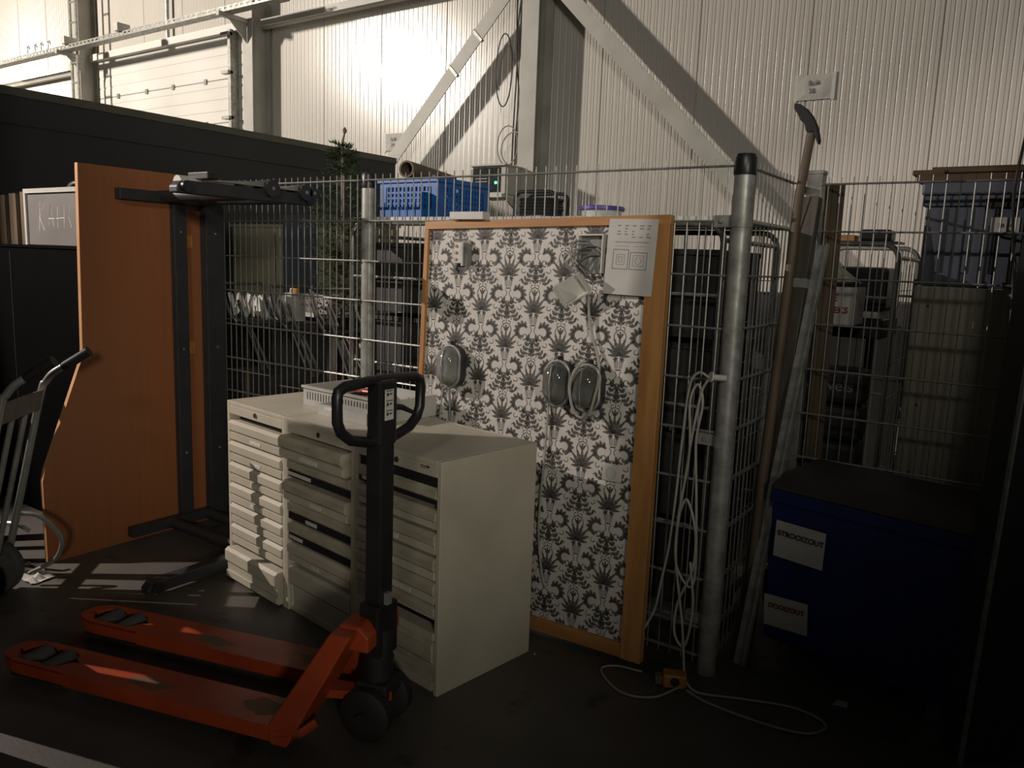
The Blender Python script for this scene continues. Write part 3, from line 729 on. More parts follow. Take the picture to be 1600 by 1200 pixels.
# bulkhead lamps on the board
def bulkhead(x, z, label, m_g, cable=None):
    b = bpy.data.objects.new('bulkhead_lamp', None); col.objects.link(b); b.parent = bd; b.location = (x, -.001, z); b['label'] = label
    ov = rrect(-.062, .062, -.098, .098, .0615, 8)
    MB().prism(ov, -.045, 0, 'y').build('housing', M_frame, b, bevel=.004)
    g_ = MB(); n = len(ov)
    rings = [(1.0, -.045), (.90, -.05), (.88, -.075), (.72, -.095), (.40, -.104), (.0, -.106)]
    ov2 = rrect(-.058, .058, -.094, .094, .0575, 8)
    vs = []
    for s_, y in rings:
        for px_, pz_ in ov2: vs.append((px_*s_, y, (pz_ if abs(pz_) < 1e-9 else pz_)*s_))
    fs = []
    for i in range(len(rings)-1):
        for k in range(n): fs.append((i*n+k, i*n+(k+1) % n, (i+1)*n+(k+1) % n, (i+1)*n+k))
    g_.add(vs, fs); g_.build('glass_dome', m_g, b, True)
    MB().tube([(px_, -.05, pz_) for px_, pz_ in ov2], .0065, 6, True).build('clamp_ring', M_galv, b, True)
    MB().tube([(0, -.05, .094), (0, -.10, .07), (0, -.112, 0), (0, -.10, -.07), (0, -.05, -.094)], .003, 5).build('guard_wire', M_galv, b)
    MB().cyl((0, -.03, .095), (0, -.03, .115), .013, 10).build('cable_gland', M_black, b)
    return b
bulkhead(.215, 1.115, 'bulkhead lamp with paler grey glass', M_glassp)
bulkhead(.792, 1.09, 'dark bulkhead lamp, left of the pair', M_glass)
bulkhead(.935, 1.085, 'dark bulkhead lamp with a white cable looped over it', M_glass)
# opened switch
sw = bpy.data.objects.new('open_switch', None); col.objects.link(sw); sw.parent = bd; sw.location = (.232, -.001, 1.632); sw['label'] = 'opened switch mechanism without its cover'
MB().box(-.042, .042, -.014, 0, -.055, .055).build('mount_plate', M_inkgrey, sw)
MB().box(-.034, .012, -.036, -.014, -.048, .046).build('mechanism', M_white, sw, bevel=.003)
for dz in (-.03, .0, .03): MB().cyl((-.02, -.042, dz), (-.02, -.034, dz), .007, 8).build('terminal', M_brass, sw)
MB().box(.016, .026, -.045, -.014, -.06, .045).box(.03, .036, -.03, -.014, -.07, .03).build('clip', M_galv, sw)
MB().tube([(-.01, -.03, -.05), (-.012, -.04, -.075), (.0, -.03, -.085)], .005, 6).build('loose_wire', M_black, sw)
# opened junction box with hanging cover
jb = bpy.data.objects.new('junction_box', None); col.objects.link(jb); jb.parent = bd; jb.location = (.895, -.001, 1.635); jb['label'] = 'opened junction box with loose wires'
MB().box(-.058, .062, -.004, 0, -.085, .072).build('back_plate', M_inkgrey, jb)
MB().box(-.058, -.052, -.03, -.004, -.085, .072).box(.056, .062, -.03, -.004, -.085, .072).box(-.052, .056, -.03, -.004, .066, .072).build('side_wall', M_white, jb)
random.seed(11)
for k in range(9):
    a = random.uniform(-.05, .03); b_ = random.uniform(-.02, .05)
    MB().tube(smooth_path([(a+.02, -.006, b_), (a-.01, -.05, b_-.01), (a-.035+random.uniform(-.02, .02), -.06, b_-.05), (a+.01, -.045, b_-.10)], 4), .0035, 5).build('loose_wire', (M_ink, M_cable, M_inkgrey)[k % 3], jb)
cv = MB()
cm = Matrix.Translation((-.045, -.055, -.145)) @ Matrix.Rotation(R(-28), 4, 'Y') @ Matrix.Rotation(R(30), 4, 'X')
cv.box(-.07, .06, -.004, 0, -.045, .045, cm).box(-.07, .06, -.035, -.004, -.045, -.039, cm).box(.054, .06, -.035, -.004, -.039, .045, cm).box(-.07, -.064, -.035, -.004, -.039, .045, cm)
cv.build('hanging_cover', M_white, jb)
# wall socket
so = bpy.data.objects.new('wall_socket', None); col.objects.link(so); so.parent = bd; so.location = (1.052, -.001, .748); so['label'] = 'white wall socket'
MB().box(-.043, .043, -.012, 0, -.036, .036).build('cover_frame', M_white, so, bevel=.004)
MB().lathe([(.025, 0), (.025, .003), (.022, .003), (.021, -.010), (0, -.010)], 24, Matrix.Translation((0, -.0125, 0)) @ Matrix.Rotation(R(90), 4, 'X')).build('socket_well', M_white, so, True)
for dx in (-.008, .008): MB().cyl((dx, -.004, 0), (dx, -.0025, 0), .003, 8).build('pin_hole', M_ink, so)
# cables on the board
def bcable(pts, r_=.004, m=M_cable, label=None):
    o = MB().tube(smooth_path([(x, y, z) for x, y, z in pts], 6), r_, 6).build('cable', m, bd, True)
    if label: o['label'] = label
bcable([(.90, -.03, 1.50), (.905, -.02, 1.40), (.925, -.015, 1.30), (.965, -.02, 1.20), (.995, -.07, 1.12), (1.0, -.10, 1.06), (.975, -.09, .99), (.93, -.08, .965), (.895, -.085, 1.0), (.885, -.10, 1.08), (.905, -.11, 1.15), (.93, -.08, 1.195)], .006, M_cable, 'white cable looped around the lamp')
bcable([(.760, -.03, 1.17), (.742, -.02, 1.15), (.735, -.012, 1.05), (.730, -.012, .80), (.722, -.014, .60), (.722, -.014, .45), (.735, -.016, .35), (.76, -.018, .24), (.785, -.02, .20)], .005, M_cable, 'white cable hanging down the board')
bcable([(.19, -.03, 1.215), (.165, -.02, 1.20), (.152, -.012, 1.13), (.15, -.012, 1.0), (.14, -.012, .86)], .0045)
bcable([(.195, -.02, 1.01), (.198, -.014, .95), (.202, -.014, .86)], .005, M_inkgrey)
bcable([(.80, -.03, 1.205), (.775, -.05, 1.19), (.765, -.06, 1.14), (.79, -.07, 1.10)], .004, M_chrome)
bcable([(.93, -.03, 1.20), (.905, -.05, 1.17), (.885, -.06, 1.13), (.90, -.07, 1.09)], .004, M_chrome)
# paper sheet
ps = bpy.data.objects.new('instruction_sheet', None); col.objects.link(ps); ps.empty_display_size = .1
ps.matrix_world = bdM @ Matrix.Translation((.968, -.026, 1.470)) @ Matrix.Rotation(R(2.0), 4, 'Y')
tag(ps, 'white instruction sheet with small diagrams taped to the pine frame', 'paper')
MB().box(0, .212, -.0012, 0, 0, .297).build('sheet', M_sheet, ps)
pr_ = MB()
random.seed(5)
for r_ in range(5):
    for c_ in range(5):
        x = .04+.032*c_; z = .268-.011*r_
        if r_ == 0 or random.random() < .7: pr_.box(x, x+random.uniform(.008, .018), -.0016, -.0012, z, z+.005)
pr_.box(.035, .18, -.0016, -.0012, .205, .2085); pr_.box(.035, .10, -.0016, -.0012, .19, .1915); pr_.box(.115, .17, -.0016, -.0012, .19, .1915)
pr_.build('printed_lines', M_inkgrey, ps)
dg_ = MB()
def ring(x0, x1, z0, z1, w_):
    dg_.box(x0, x1, -.0016, -.0012, z0, z0+w_).box(x0, x1, -.0016, -.0012, z1-w_, z1).box(x0, x0+w_, -.0016, -.0012, z0, z1).box(x1-w_, x1, -.0016, -.0012, z0, z1)
ring(.03, .098, .10, .178, .002); ring(.105, .178, .10, .168, .002); ring(.046, .082, .118, .158, .0012); ring(.118, .165, .114, .156, .0012); ring(.056, .072, .127, .15, .0012)
dg_.tube([(.141+.013*math.cos(k*math.pi/8), -.0014, .135+.013*math.sin(k*math.pi/8)) for k in range(16)], .0007, 4, True)
dg_.build('printed_diagrams', M_ink, ps)

# ================================================================== STORAGE BEHIND THE FENCE
def roll_cage(label, x0, x1, y0, y1, H, group='roll cages'):
    t = thing('roll_cage', label, 'roll cage', (x0, y0, 0), 0, group)
    W, D = x1-x0, y1-y0
    for y in (0, D):
        pts = [(.0, y, .14)] + [(a, y, b) for a, b in [(p_[0], p_[1]) for p_ in arc(.07, H-.07, .07, 180, 90, 5)]] + [(a, y, b) for a, b in arc(W-.07, H-.07, .07, 90, 0, 5)] + [(W, y, .14)]
        MB().tube(pts, .013, 8).build('tube_frame', M_chrome if y == 0 else M_galv, t, True)
        for z in (.55, 1.05, 1.5):
            MB().cyl((0, y, z), (W, y, z), .007, 6).build('cross_bar', M_galv, t)
        ws = MB(); n = int(W/.075)
        for i in range(1, n): ws.cyl((i*W/n, y, .16), (i*W/n, y, H-.01), .0028, 4)
        ws.build('mesh_wires', M_galvwire, t)['kind'] = 'stuff'
    for x in (0, W):
        ws = MB()
        for i in range(1, 7): ws.cyl((x, i*D/7, .16), (x, i*D/7, H-.02), .0028, 4)
        for k in range(1, 9): ws.cyl((x, 0, .16+k*(H-.2)/9), (x, D, .16+k*(H-.2)/9), .0028, 4)
        ws.build('side_mesh', M_galvwire, t)['kind'] = 'stuff'
        for z in (.16, H-.06): MB().cyl((x, 0, z), (x, D, z), .011, 6).build('side_bar', M_galv, t)
    MB().box(-.01, W+.01, -.01, D+.01, .12, .16).build('base', M_galv, t)
    for x in (.07, W-.07):
        for y in (.07, D-.07):
            MB().cyl((x-.016, y, .05), (x+.016, y, .05), .05, 14).build('caster', M_blackmatte, t, True)
            MB().box(x-.025, x+.025, y-.03, y+.03, .07, .12).build('caster_fork', M_galv, t)
    return t
cages = [(-3.13, -2.50), (-1.78, -1.10)]
for i, (a, b_) in enumerate(cages):
    roll_cage(('chromed roll cage below the blue crate', 'roll cage in the corner behind the capped post')[i], a, b_, 3.02, 3.72, 1.775)
# dark crates in the cages
def crate(name, label, x0, x1, y0, y1, z0, z1, m, group=None, holes=True, cat='crate', lip=True):
    t = thing(name, label, cat, ((x0+x1)/2, (y0+y1)/2, z0), 0, group)
    W, D, H = x1-x0, y1-y0, z1-z0; th = .012
    MB().box(-W/2, W/2, -D/2, D/2, 0, th).build('base', m, t)
    def wall(n_len, place):
        # pierced wall: grid of bars
        o = MB()
        if not holes: o.box(-n_len/2, n_len/2, 0, th, th, H)
        else:
            nx = max(4, int(n_len/.034)); nz = max(2, int((H-.08)/.03)); pz0 = .05; pz1 = H-.045
            o.box(-n_len/2, n_len/2, 0, th, th, pz0).box(-n_len/2, n_len/2, 0, th, pz1, H)
            o.box(-n_len/2, -n_len/2+.05, 0, th, pz0, pz1).box(n_len/2-.05, n_len/2, 0, th, pz0, pz1)
            step = (n_len-.1)/nx
            for k in range(nx+1): o.box(-n_len/2+.05+k*step-.006, -n_len/2+.05+k*step+.006, 0, th, pz0, pz1)
            for k in range(1, nz): z = pz0+(pz1-pz0)*k/nz; o.box(-n_len/2+.05, n_len/2-.05, .001, th-.001, z-.005, z+.005)
        if lip: o.box(-n_len/2-.01, n_len/2+.01, -.012, .0, H-.022, H)
        w_ = o.build('side_wall', m, t); w_.matrix_basis = place; return w_
    wall(W, Matrix.Translation((0, -D/2, 0)))
    wall(W, Matrix.Translation((0, D/2, 0)) @ Matrix.Rotation(R(180), 4, 'Z'))
    wall(D-2*th, Matrix.Translation((W/2, 0, 0)) @ Matrix.Rotation(R(90), 4, 'Z'))
    wall(D-2*th, Matrix.Translation((-W/2, 0, 0)) @ Matrix.Rotation(R(-90), 4, 'Z'))
    return t
lv = ('lowest', 'second lowest', 'second highest', 'topmost')
for i, (a, b_) in enumerate(cages):
    for k in range(4):
        z = .165+k*.385
        crate('dark_crate', '%s black crate in the %s' % (lv[k], ('roll cage below the blue crate', 'roll cage behind the capped post')[i]), a+.05, b_-.05, 3.10, 3.64, z, z+.36, M_darkbox, 'black crates in the roll cages', holes=False)
# shelf board across the cages
o = MB().box(-2.98, -1.06, 3.0, 3.74, 1.790, 1.806).build('shelf_board', M_white); tag(o, 'pale board laid across the roll cages as a shelf', 'board')
# blue crate
bcx = crate('blue_crate', 'blue perforated plastic crate on the roll cages', -3.07, -2.665, 3.16, 3.60, 1.808, 2.015, M_bluecrate)
o = MB().box(-2.21, -2.02, 2.79, 2.845, 1.795, 1.83).build('grey_block', M_white, None, bevel=.003, loc=(-.12, .055, -.012)); tag(o, 'small pale block lying on top of the pine frame', 'block')
# cable reel
t = thing('cable_reel', 'black cable reel with tubular handle on the shelf board', 'cable reel', (-2.205, 3.42, 1.806), R(6))
for y in (-.07, .07):
    MB().tube([(-.115, y, .01), (-.115, y, .09)] + [(p_[0], y, p_[1]) for p_ in arc(-.075, .105, .04, 180, 90, 4)] + [(p_[0], y, p_[1]) for p_ in arc(.075, .105, .04, 90, 0, 4)] + [(.115, y, .09), (.115, y, .01)], .009, 8).build('tube_frame', M_black, t, True)
for k in range(7): MB().tube([(x, y, .016+k*.0155) for x, y in rrect(-.102+.004*(k % 2), .102-.003*(k % 3), -.058, .060, .035, 4)], .0085, 6, True).build('cable_turn', M_black, t, True)
MB().prism(rrect(-.09, .09, -.05, .05, .03, 4), .008, .115, 'z').build('drum', M_blackmatte, t, True)
# tub with purple lid
t = thing('plastic_tub', 'clear plastic tub with a purple lid on the shelf board', 'tub', (-1.86, 3.42, 1.806))
MB().lathe([(.088, 0), (.098, .055), (.10, .058)], 24).build('tub_body', M_clear, t, True)
MB().lathe([(.107, .054), (.110, .057), (.110, .070), (.104, .074), (0, .074)], 28).build('lid', M_purple, t, True)
cbm = MB().tube(smooth_path([(-2.36, 3.30, 1.815), (-2.28, 3.26, 1.818), (-2.10, 3.22, 1.82), (-1.98, 3.25, 1.815), (-1.90, 3.20, 1.817), (-1.80, 3.17, 1.813)], 6), .007, 6).build('loose_cable', M_cable, None, True); tag(cbm, 'pale loose cable lying in front of the purple-lidded tub', 'cable')
o = MB().box(-.05, .05, -.03, .03, 0, .016).box(-.02, .03, -.015, .015, .016, .03).build('black_clip', M_black, None, loc=(-2.37, 3.42, 1.807)); tag(o, 'small black clip on the shelf board beside the reel', 'clip')
# cardboard tubes above the crate
t = thing('cardboard_tube', 'hollow grey tube lying across the blue crate', 'tube', (-2.985, 3.27, 2.078), rot=(R(-2), 0, R(12)))
MB().lathe([(.036, 0), (.046, 0), (.046, .50), (.036, .50), (.036, 0)], 24, Matrix.Rotation(R(-90), 4, 'X'), False).build('tube_wall', M_tube, t, True)
t = thing('electronics_bundle', 'dark tangle of small parts on the blue crate', 'parts', (-2.82, 3.36, 2.016))
random.seed(9)
for k in range(9):
    a2 = random.uniform(0, 3.1); x, y = random.uniform(-.02, .11), random.uniform(-.08, .12)
    MB().box(-.03, .03, -.015, .015, -.09, random.uniform(.005, .03), Matrix.Translation((x, y, 0)) @ Matrix.Rotation(a2, 4, 'Z')).build('small_part', M_darkbox, t)

# artificial conifer
tr = thing('conifer_tree', 'small dark green artificial conifer behind the fence', 'tree', (-4.20, 3.95, 0))
MB().tube([(0, 0, 0), (.01, 0, 1.2), (0, 0, 2.38), (.02, 0, 2.44)], [.02, .016, .01, .006], 7).build('trunk', M_wood, tr)
random.seed(21); nd = MB()
for k in range(330):
    z = random.uniform(1.15, 2.36); rr = min(.30, .05+.55*max(0, 2.40-z))*random.uniform(.6, 1.1); a2 = random.uniform(0, 6.283)
    d_ = Vector((math.cos(a2), math.sin(a2), random.uniform(-.15, .45))).normalized(); p0 = Vector((0, 0, z)); L_ = rr
    side = d_.cross(Vector((0, 0, 1))).normalized(); upv = side.cross(d_)
    for j in range(9):
        q = p0+d_*(L_*(.25+.75*j/8))
        for sg in (-1, 1):
            e_ = (d_*.6+side*sg*random.uniform(.4, 1)+upv*random.uniform(-.5, .7)).normalized()*random.uniform(.03, .055)
            wd = e_.cross(upv); wd = wd.normalized()*.006 if wd.length > 1e-5 else side*.006
            nd.add([q-wd, q+wd, q+e_], [(0, 1, 2)])
nd.build('foliage', M_green, tr)['kind'] = 'stuff'
MB().lathe([(.0, 0), (.012, .01), (.015, .03), (0, .05)], 8, Matrix.Translation((.02, 0, 2.43))).build('tip_cone', M_wood, tr, True)

# beige boards and clutter seen through the left fence panel
t = thing('beige_cupboard', 'beige cupboard with a bright top edge behind the fence, left one', 'cupboard', (-6.33, 4.6, 0))
MB().box(0, .73, 0, .45, 0, 1.83).build('body', M_beigeboard, t, bevel=.004); MB().box(-.01, .75, -.015, .46, 1.83, 1.855).build('top_board', M_beigeboard, t); MB().box(.60, .606, -.003, 0, .1, 1.78).build('door_gap', M_cabin, t)
t = thing('beige_cupboard', 'beige cupboard behind the fence, right of the grey locker', 'cupboard', (-5.18, 4.6, 0))
MB().box(0, .50, 0, .45, 0, 1.855).build('body', M_beigeboard, t, bevel=.004); MB().box(-.01, .51, -.015, .46, 1.855, 1.875).build('top_board', M_beigeboard, t)
t = thing('grey_locker', 'dark grey locker between the two beige cupboards', 'locker', (-5.57, 4.55, 0))
MB().box(0, .37, 0, .5, 0, 1.93).build('body', M_slate, t, bevel=.004); MB().box(.03, .34, -.008, 0, .08, 1.88).build('door', M_slate, t); MB().box(.05, .065, -.03, -.008, .95, 1.05).build('handle', M_galv, t)
# white table, lit
t = thing('white_table', 'small white table lit from above behind the fence', 'table', (-4.95, 4.28, 0))
MB().box(0, .50, -.25, .20, 1.14, 1.17).build('table_top', M_white, t)
for x in (.05, .44):
    for y in (-.20, .14): MB().box(x, x+.05, y, y+.05, 0, 1.14).build('leg', M_white, t)
o = MB().prism([(0, 0), (.30, 0), (.30, .13), (-.07, .13)], 0, .22, 'y').build('white_carton', M_sheet, None, loc=(-4.86, 4.18, 1.171)); tag(o, 'white tapered carton on the small white table', 'carton')
# clutter
def carton(label, x, y, z, w_, d_, h_, m, rz=0):
    t = thing('carton', label, 'carton', (x, y, z), rz, 'cartons behind the fence')
    MB().box(0, w_, 0, d_, 0, h_).build('body', m, t, bevel=.003)
    MB().box(0, w_, -.004, .004, h_-.001, h_+.004).build('top_flap_edge', M_sheet, t)
    MB().box(w_*.45, w_*.55, -.001, 0, h_*.3, h_).build('tape', M_tube, t)
carton('low dark carton behind the fence beside the orange desk', -4.35, 3.10, 0, .42, .40, .86, M_darkbox)
carton('low dark carton behind the fence in the middle of the left panel', -3.88, 3.14, 0, .36, .36, .80, M_darkbox, R(4))
carton('low dark carton behind the fence beside the chromed roll cage', -3.48, 3.16, 0, .30, .34, .74, M_darkbox)
carton('dark carton under the white flower-like sheets behind the fence', -5.0, 3.55, 0, .62, .45, 1.12, M_darkbox, R(-6))
t = thing('plastic_canister', 'pale yellow plastic canister behind the fence beside the desk', 'canister', (-4.55, 3.82, 1.126))
MB().prism(rrect(-.06, .06, -.05, .05, .02, 3), 0, .20, 'z').build('body', M_white, t, True); MB().cyl((.02, 0, .20), (.02, 0, .235), .022, 12).build('screw_cap', M_yellow, t); MB().tube([(-.045, 0, .20), (-.04, 0, .23), (-.01, 0, .23), (-.005, 0, .20)], .008, 6).build('handle', M_white, t)
random.seed(2)
for k, (x, y, z) in enumerate(((-5.02, 3.60, 1.127), (-4.83, 3.62, 1.127), (-4.64, 3.58, 1.127))):
    m = MB(); n = 8; vs = []
    for i in range(n):
        for j in range(n): vs.append((.17*i/(n-1), .16*j/(n-1), random.random()*.19))
    m.add(vs, [(i*n+j, (i+1)*n+j, (i+1)*n+j+1, i*n+j+1) for i in range(n-1) for j in range(n-1)])
    o = m.build('plastic_sheet', M_clear, None, loc=(x, y, z)); o.modifiers.new('s', 'SOLIDIFY').thickness = .003
    tag(o, ('crumpled white plastic sheet behind the fence nearest the desk', 'crumpled white plastic sheet in the middle of the carton', 'crumpled white plastic sheet beside the canister')[k], 'plastic sheet', 'crumpled sheets behind the fence')
# chromed chair frames
def chair_frame(label, x, y, s_):
    t = thing('chair_frame', label, 'chair', (x, y, .875), R(-8), 'chromed chair frames')
    for dy in (0, .30):
        MB().tube(smooth_path([(-.32*s_, dy, .52), (-.24*s_, dy, .36), (-.12*s_, dy, .27), (.02*s_, dy, .26), (.10*s_, dy, .20), (.26*s_, dy, .02)], 5), .011, 8).build('side_tube', M_chrome, t, True)
        MB().tube([(-.10*s_, dy, .42), (.20*s_, dy, .0)], .010, 8).build('leg', M_chrome, t, True)
    MB().cyl((-.32*s_, 0, .52), (-.32*s_, .30, .52), .011, 8).build('back_bar', M_chrome, t, True)
    MB().box(-.12*s_, .08*s_, 0, .30, .262, .285).build('seat', M_blackmatte, t)
chair_frame('chromed chair frame behind the fence nearest the orange desk', -4.25, 3.18, 1.0)
chair_frame('chromed chair frame behind the fence, middle one', -3.82, 3.22, .95)
chair_frame('chromed chair frame behind the fence beside the roll cage', -3.46, 3.20, .8)

# electrical cabinet on the wall
ec = thing('electrical_cabinet', 'grey wall cabinet with a green light beside the column', 'electrical cabinet', (-5.13, 6.6, 2.10))
MB().box(0, .42, .02, .38, .18, .455).build('body', M_steel, ec, bevel=.004)
MB().box(-.01, .43, -.01, .39, .455, .47).build('top_board', M_steel, ec)
MB().box(.015, .36, .012, .02, .20, .44).build('dark_front', M_screen, ec)
MB().box(0, .40, -.01, .38, .145, .18).build('bottom_ledge', M_white, ec)
MB().prism([(.02, .145), (.38, .145), (.38, -.06)], .40, .42, 'x').build('bracket', M_steel, ec)
MB().cyl((.31, .004, .29), (.31, .012, .29), .014, 10).build('green_light', M_led, ec)
MB().cyl((.20, .006, .26), (.20, .012, .26), .005, 8).build('white_light', emit('white_led', (.9, .9, .8), 3), ec)
for k in range(3): MB().box(.05, .20, .006, .012, .30+.03*k, .306+.03*k).build('module_line', M_galv, ec)
# wires by the column
random.seed(31)
wy = 6.96
for k in range(5):
    x = -4.86+.022*k
    pts = [(x+random.uniform(-.02, .02), wy, 2.56+.36*j) for j in range(13)]
    o = MB().tube(smooth_path(pts, 4), .008, 5).build('wall_cable', M_ink if k < 3 else M_cable, None)
    tag(o, ('leftmost dark cable', 'second dark cable from the left', 'rightmost dark cable', 'pale cable next to the dark ones', 'pale cable nearest the column')[k]+' running up beside the wall column', 'cable', 'cables by the column')
for k, (cx, cz, rx, rz_) in enumerate(((-4.92, 2.80, .13, .20), (-4.83, 2.76, .16, .17), (-4.98, 3.55, .10, .36))):
    o = MB().tube([(cx+rx*math.cos(a2), wy-.03-.01*k, cz+rz_*math.sin(a2)) for a2 in [2*math.pi*j/24 for j in range(24)]], .007, 5, True).build('cable_loop', M_cable if k < 2 else M_ink, None)
    tag(o, ('pale cable loop just above the electrical cabinet, wider one', 'pale cable loop above the electrical cabinet touching the column', 'tall dark cable loop hanging beside the column')[k], 'cable')
# papers on the wall
def wall_paper(x, z, w_, h_, l1, l2, label):
    t = thing('wall_notice', label, 'paper', (x, 7.193, z))
    n = 5; vs = []
    random.seed(int(x*10))
    for i in range(n):
        for j in range(n): vs.append((w_*i/(n-1), -.004-(random.uniform(0, .010) if 0 < i < n-1 and 0 < j < n-1 else 0), h_*j/(n-1)))
    m = MB().add(vs, [(i*n+j, (i+1)*n+j, (i+1)*n+j+1, i*n+j+1) for i in range(n-1) for j in range(n-1)]); o = m.build('sheet', M_sheet, t); o.modifiers.new('s', 'SOLIDIFY').thickness = .001
    MB().box(-.03, .0, -.004, -.003, -.01, h_+.01).box(w_, w_+.03, -.004, -.003, -.01, h_+.01).build('tape', M_clear, t)
    text_mesh(l1, .055, 'lettering', M_ink, t, face_y(w_*.5, -.018, h_*.66))
    text_mesh(l2, .055, 'lettering', M_ink, t, face_y(w_*.45, -.018, h_*.34))
wall_paper(-2.07, 3.06, .28, .205, 'Bulk', '3B', 'white paper notice reading Bulk on the wall above the mattock')
wall_paper(-6.90, 2.87, .27, .20, 'Bulk', '3A', 'white paper notice on the bright wall beside the brace')

# ================================================================== RIGHT SIDE
# blue bin
ba = R(-11)
bn = thing('salt_bin', 'dark blue plastic salt bin with two paper notices', 'bin', (-.862, 3.165, 0), ba)
BWd, BD = .735, .40
body = [(0, .10), (BWd, .10), (BWd+.008, .72), (-.008, .72)]
MB().prism(body, 0, BD, 'y').build('body', M_bluebin, bn, bevel=.012)
MB().box(-.012, BWd+.012, -.014, BD+.005, .68, .735).build('rim', M_bluebin, bn, bevel=.008)
MB().prism([(-.02, .735), (-.02, .752), (.10, .79), (BD, .80), (BD, .735)], -.01, BWd+.01, 'x').build('lid', M_binlid, bn, bevel=.008)
for x in (.06, BWd-.10):
    for y in (.03, BD-.08): MB().box(x, x+.05, y, y+.05, 0, .10).build('foot', M_rubber, bn, bevel=.004)
def notice(label, x, z, w_, h_, txt, sz, rot, mt):
    t = thing('bin_notice', label, 'paper', Vector((-.862, 3.165, 0)) + Matrix.Rotation(ba, 3, 'Z') @ Vector((x, -.0165, z)), rot=(0, rot, ba))
    n = 5; vs = []
    random.seed(len(txt)*3)
    for i in range(n):
        for j in range(n): vs.append((w_*i/(n-1), -(random.uniform(0, .004) if 0 < i < n-1 and 0 < j < n-1 else 0), h_*j/(n-1)))
    o = MB().add(vs, [(i*n+j, (i+1)*n+j, (i+1)*n+j+1, i*n+j+1) for i in range(n-1) for j in range(n-1)]).build('sheet', M_sheet, t); o.modifiers.new('s', 'SOLIDIFY').thickness = .001
    text_mesh(txt, sz, 'lettering', mt, t, face_y(w_*.53, -.0065, h_*.68), .0008)
notice('white notice reading STROOIZOUT on the upper part of the blue bin', .025, .465, .205, .150, 'STROOIZOUT', .030, R(1), M_ink)
notice('white notice reading DOOIZOUT on the lower part of the blue bin', .012, .165, .185, .130, 'DOOIZOUT', .028, R(-4), M_redink)

# mattock, beam, steel strip
def along(p0, p1):
    d_ = Vector(p1)-Vector(p0); return d_.to_track_quat('Z', 'Y').to_matrix().to_4x4(), d_.length
mk = thing('mattock', 'long-handled mattock with dark curved head leaning on the fence', 'mattock', (-.945, 3.16, 0))
MB().tube([(.005, .02, .01), (.012, .06, .7), (.03, .10, 1.4), (.04, .135, 1.9), (.062, .15, 2.16)], [.021, .021, .02, .018, .017], 10).build('handle', M_wood, mk, True)
hdp = [(-.012, 2.262), (.012, 2.258), (.040, 2.238), (.066, 2.205), (.086, 2.165), (.098, 2.115), (.094, 2.098), (.083, 2.120), (.072, 2.150), (.062, 2.142), (.044, 2.150), (.034, 2.182), (.018, 2.196), (.004, 2.222), (-.010, 2.240)]
MB().prism(hdp, .13, .170, 'y').build('head', M_blackmatte, mk, bevel=.006)
wbm = thing('wooden_beam', 'dark weathered beam leaning behind the mattock handle', 'beam', (-.965, 3.26, 0))
q, L_ = along((0, 0, 0), (.045, .30, 1.92)); MB().box(-.036, .036, -.022, .022, 0, L_, q).build('shaft', M_oldbeam, wbm, bevel=.004)
MB().box(-.039, .039, -.025, .025, L_*.80, L_*.82, q).build('strap', M_galv, wbm)
sp = thing('steel_strip', 'galvanised steel strip with bolt holes leaning beside the beam', 'steel strip', (-.912, 3.06, 0))
q, L_ = along((0, 0, .0), (.055, .50, 1.72)); MB().prism([(-.026, 0), (.026, 0), (.026, .006), (-.020, .006), (-.020, .03), (-.026, .03)], 0, L_, 'z', q).build('angle_profile', M_galv, sp)
for z in (.03, .08): MB().cyl(q @ Vector((0, -.002, z)), q @ Vector((0, .0005, z)), .007, 10).build('bolt_hole', M_blackmatte, sp)
pk = thing('leaning_plank', 'brown plank leaning on the square post', 'plank', (-.845, 3.68, 0))
q, L_ = along((0, 0, 0), (-.02, .02, 1.99)); MB().box(-.04, .04, -.012, .012, 0, L_, q).build('plank_body', M_wood, pk)
MB().box(-.03, .02, -.016, -.012, 1.93, 1.97, q).build('paper_tag', M_sheet, pk)

# cage behind the right-hand fence with its load
roll_cage('roll cage behind the blue salt bin', -1.06, -.63, 4.0, 4.6, 1.745)
t = thing('printer', 'black office machine in the roll cage behind the blue bin', 'machine', (-.98, 4.08, 1.30))
MB().box(.0, .30, 0, .40, .13, .34).build('upper_body', M_black, t, bevel=.02); MB().box(.02, .30, -.02, .40, 0, .10).build('lower_body', M_black, t, bevel=.01); MB().box(.04, .28, -.03, .38, .10, .13).build('pale_tray', M_white, t)
t = thing('dark_sack', 'dark sack printed with faint grey letters behind the fence', 'sack', (-1.04, 3.77, 0))
for k in range(6):
    b_ = MB().box(0, .36, 0, .20, .165+.17*k, .165+.17*k+.16).build('sack_layer', M_darkbox, t, bevel=.03)
text_mesh('weevels', .075, 'lettering', M_inkgrey, t, face_y(.20, -.006, 1.10), .001)
MB().box(0, .36, 0, .20, 0, .16).build('sack_base', M_darkbox, t)
wt = thing('white_carton', 'white carton with dark red lettering behind the fence', 'carton', (-.995, 3.775, 1.375))
MB().box(0, .245, 0, .20, 0, .17).build('body', M_sheet, wt, bevel=.003)
text_mesh('GIEBE', .042, 'lettering', M_redink, wt, face_y(.115, -.003, .12), .001)
text_mesh('HANDOEKS', .038, 'lettering', M_redink, wt, face_y(.115, -.003, .065), .001)
t = thing('lamp_hood', 'beige tapered hood with a black rim on the white carton', 'hood', (-.985, 3.80, 1.555))
MB().prism([(-.06, .0), (.23, .005), (.17, .05), (.09, .11), (.02, .15), (.0, .16), (.0, .05)], 0, .14, 'y').build('shell', M_beige, t, bevel=.01)
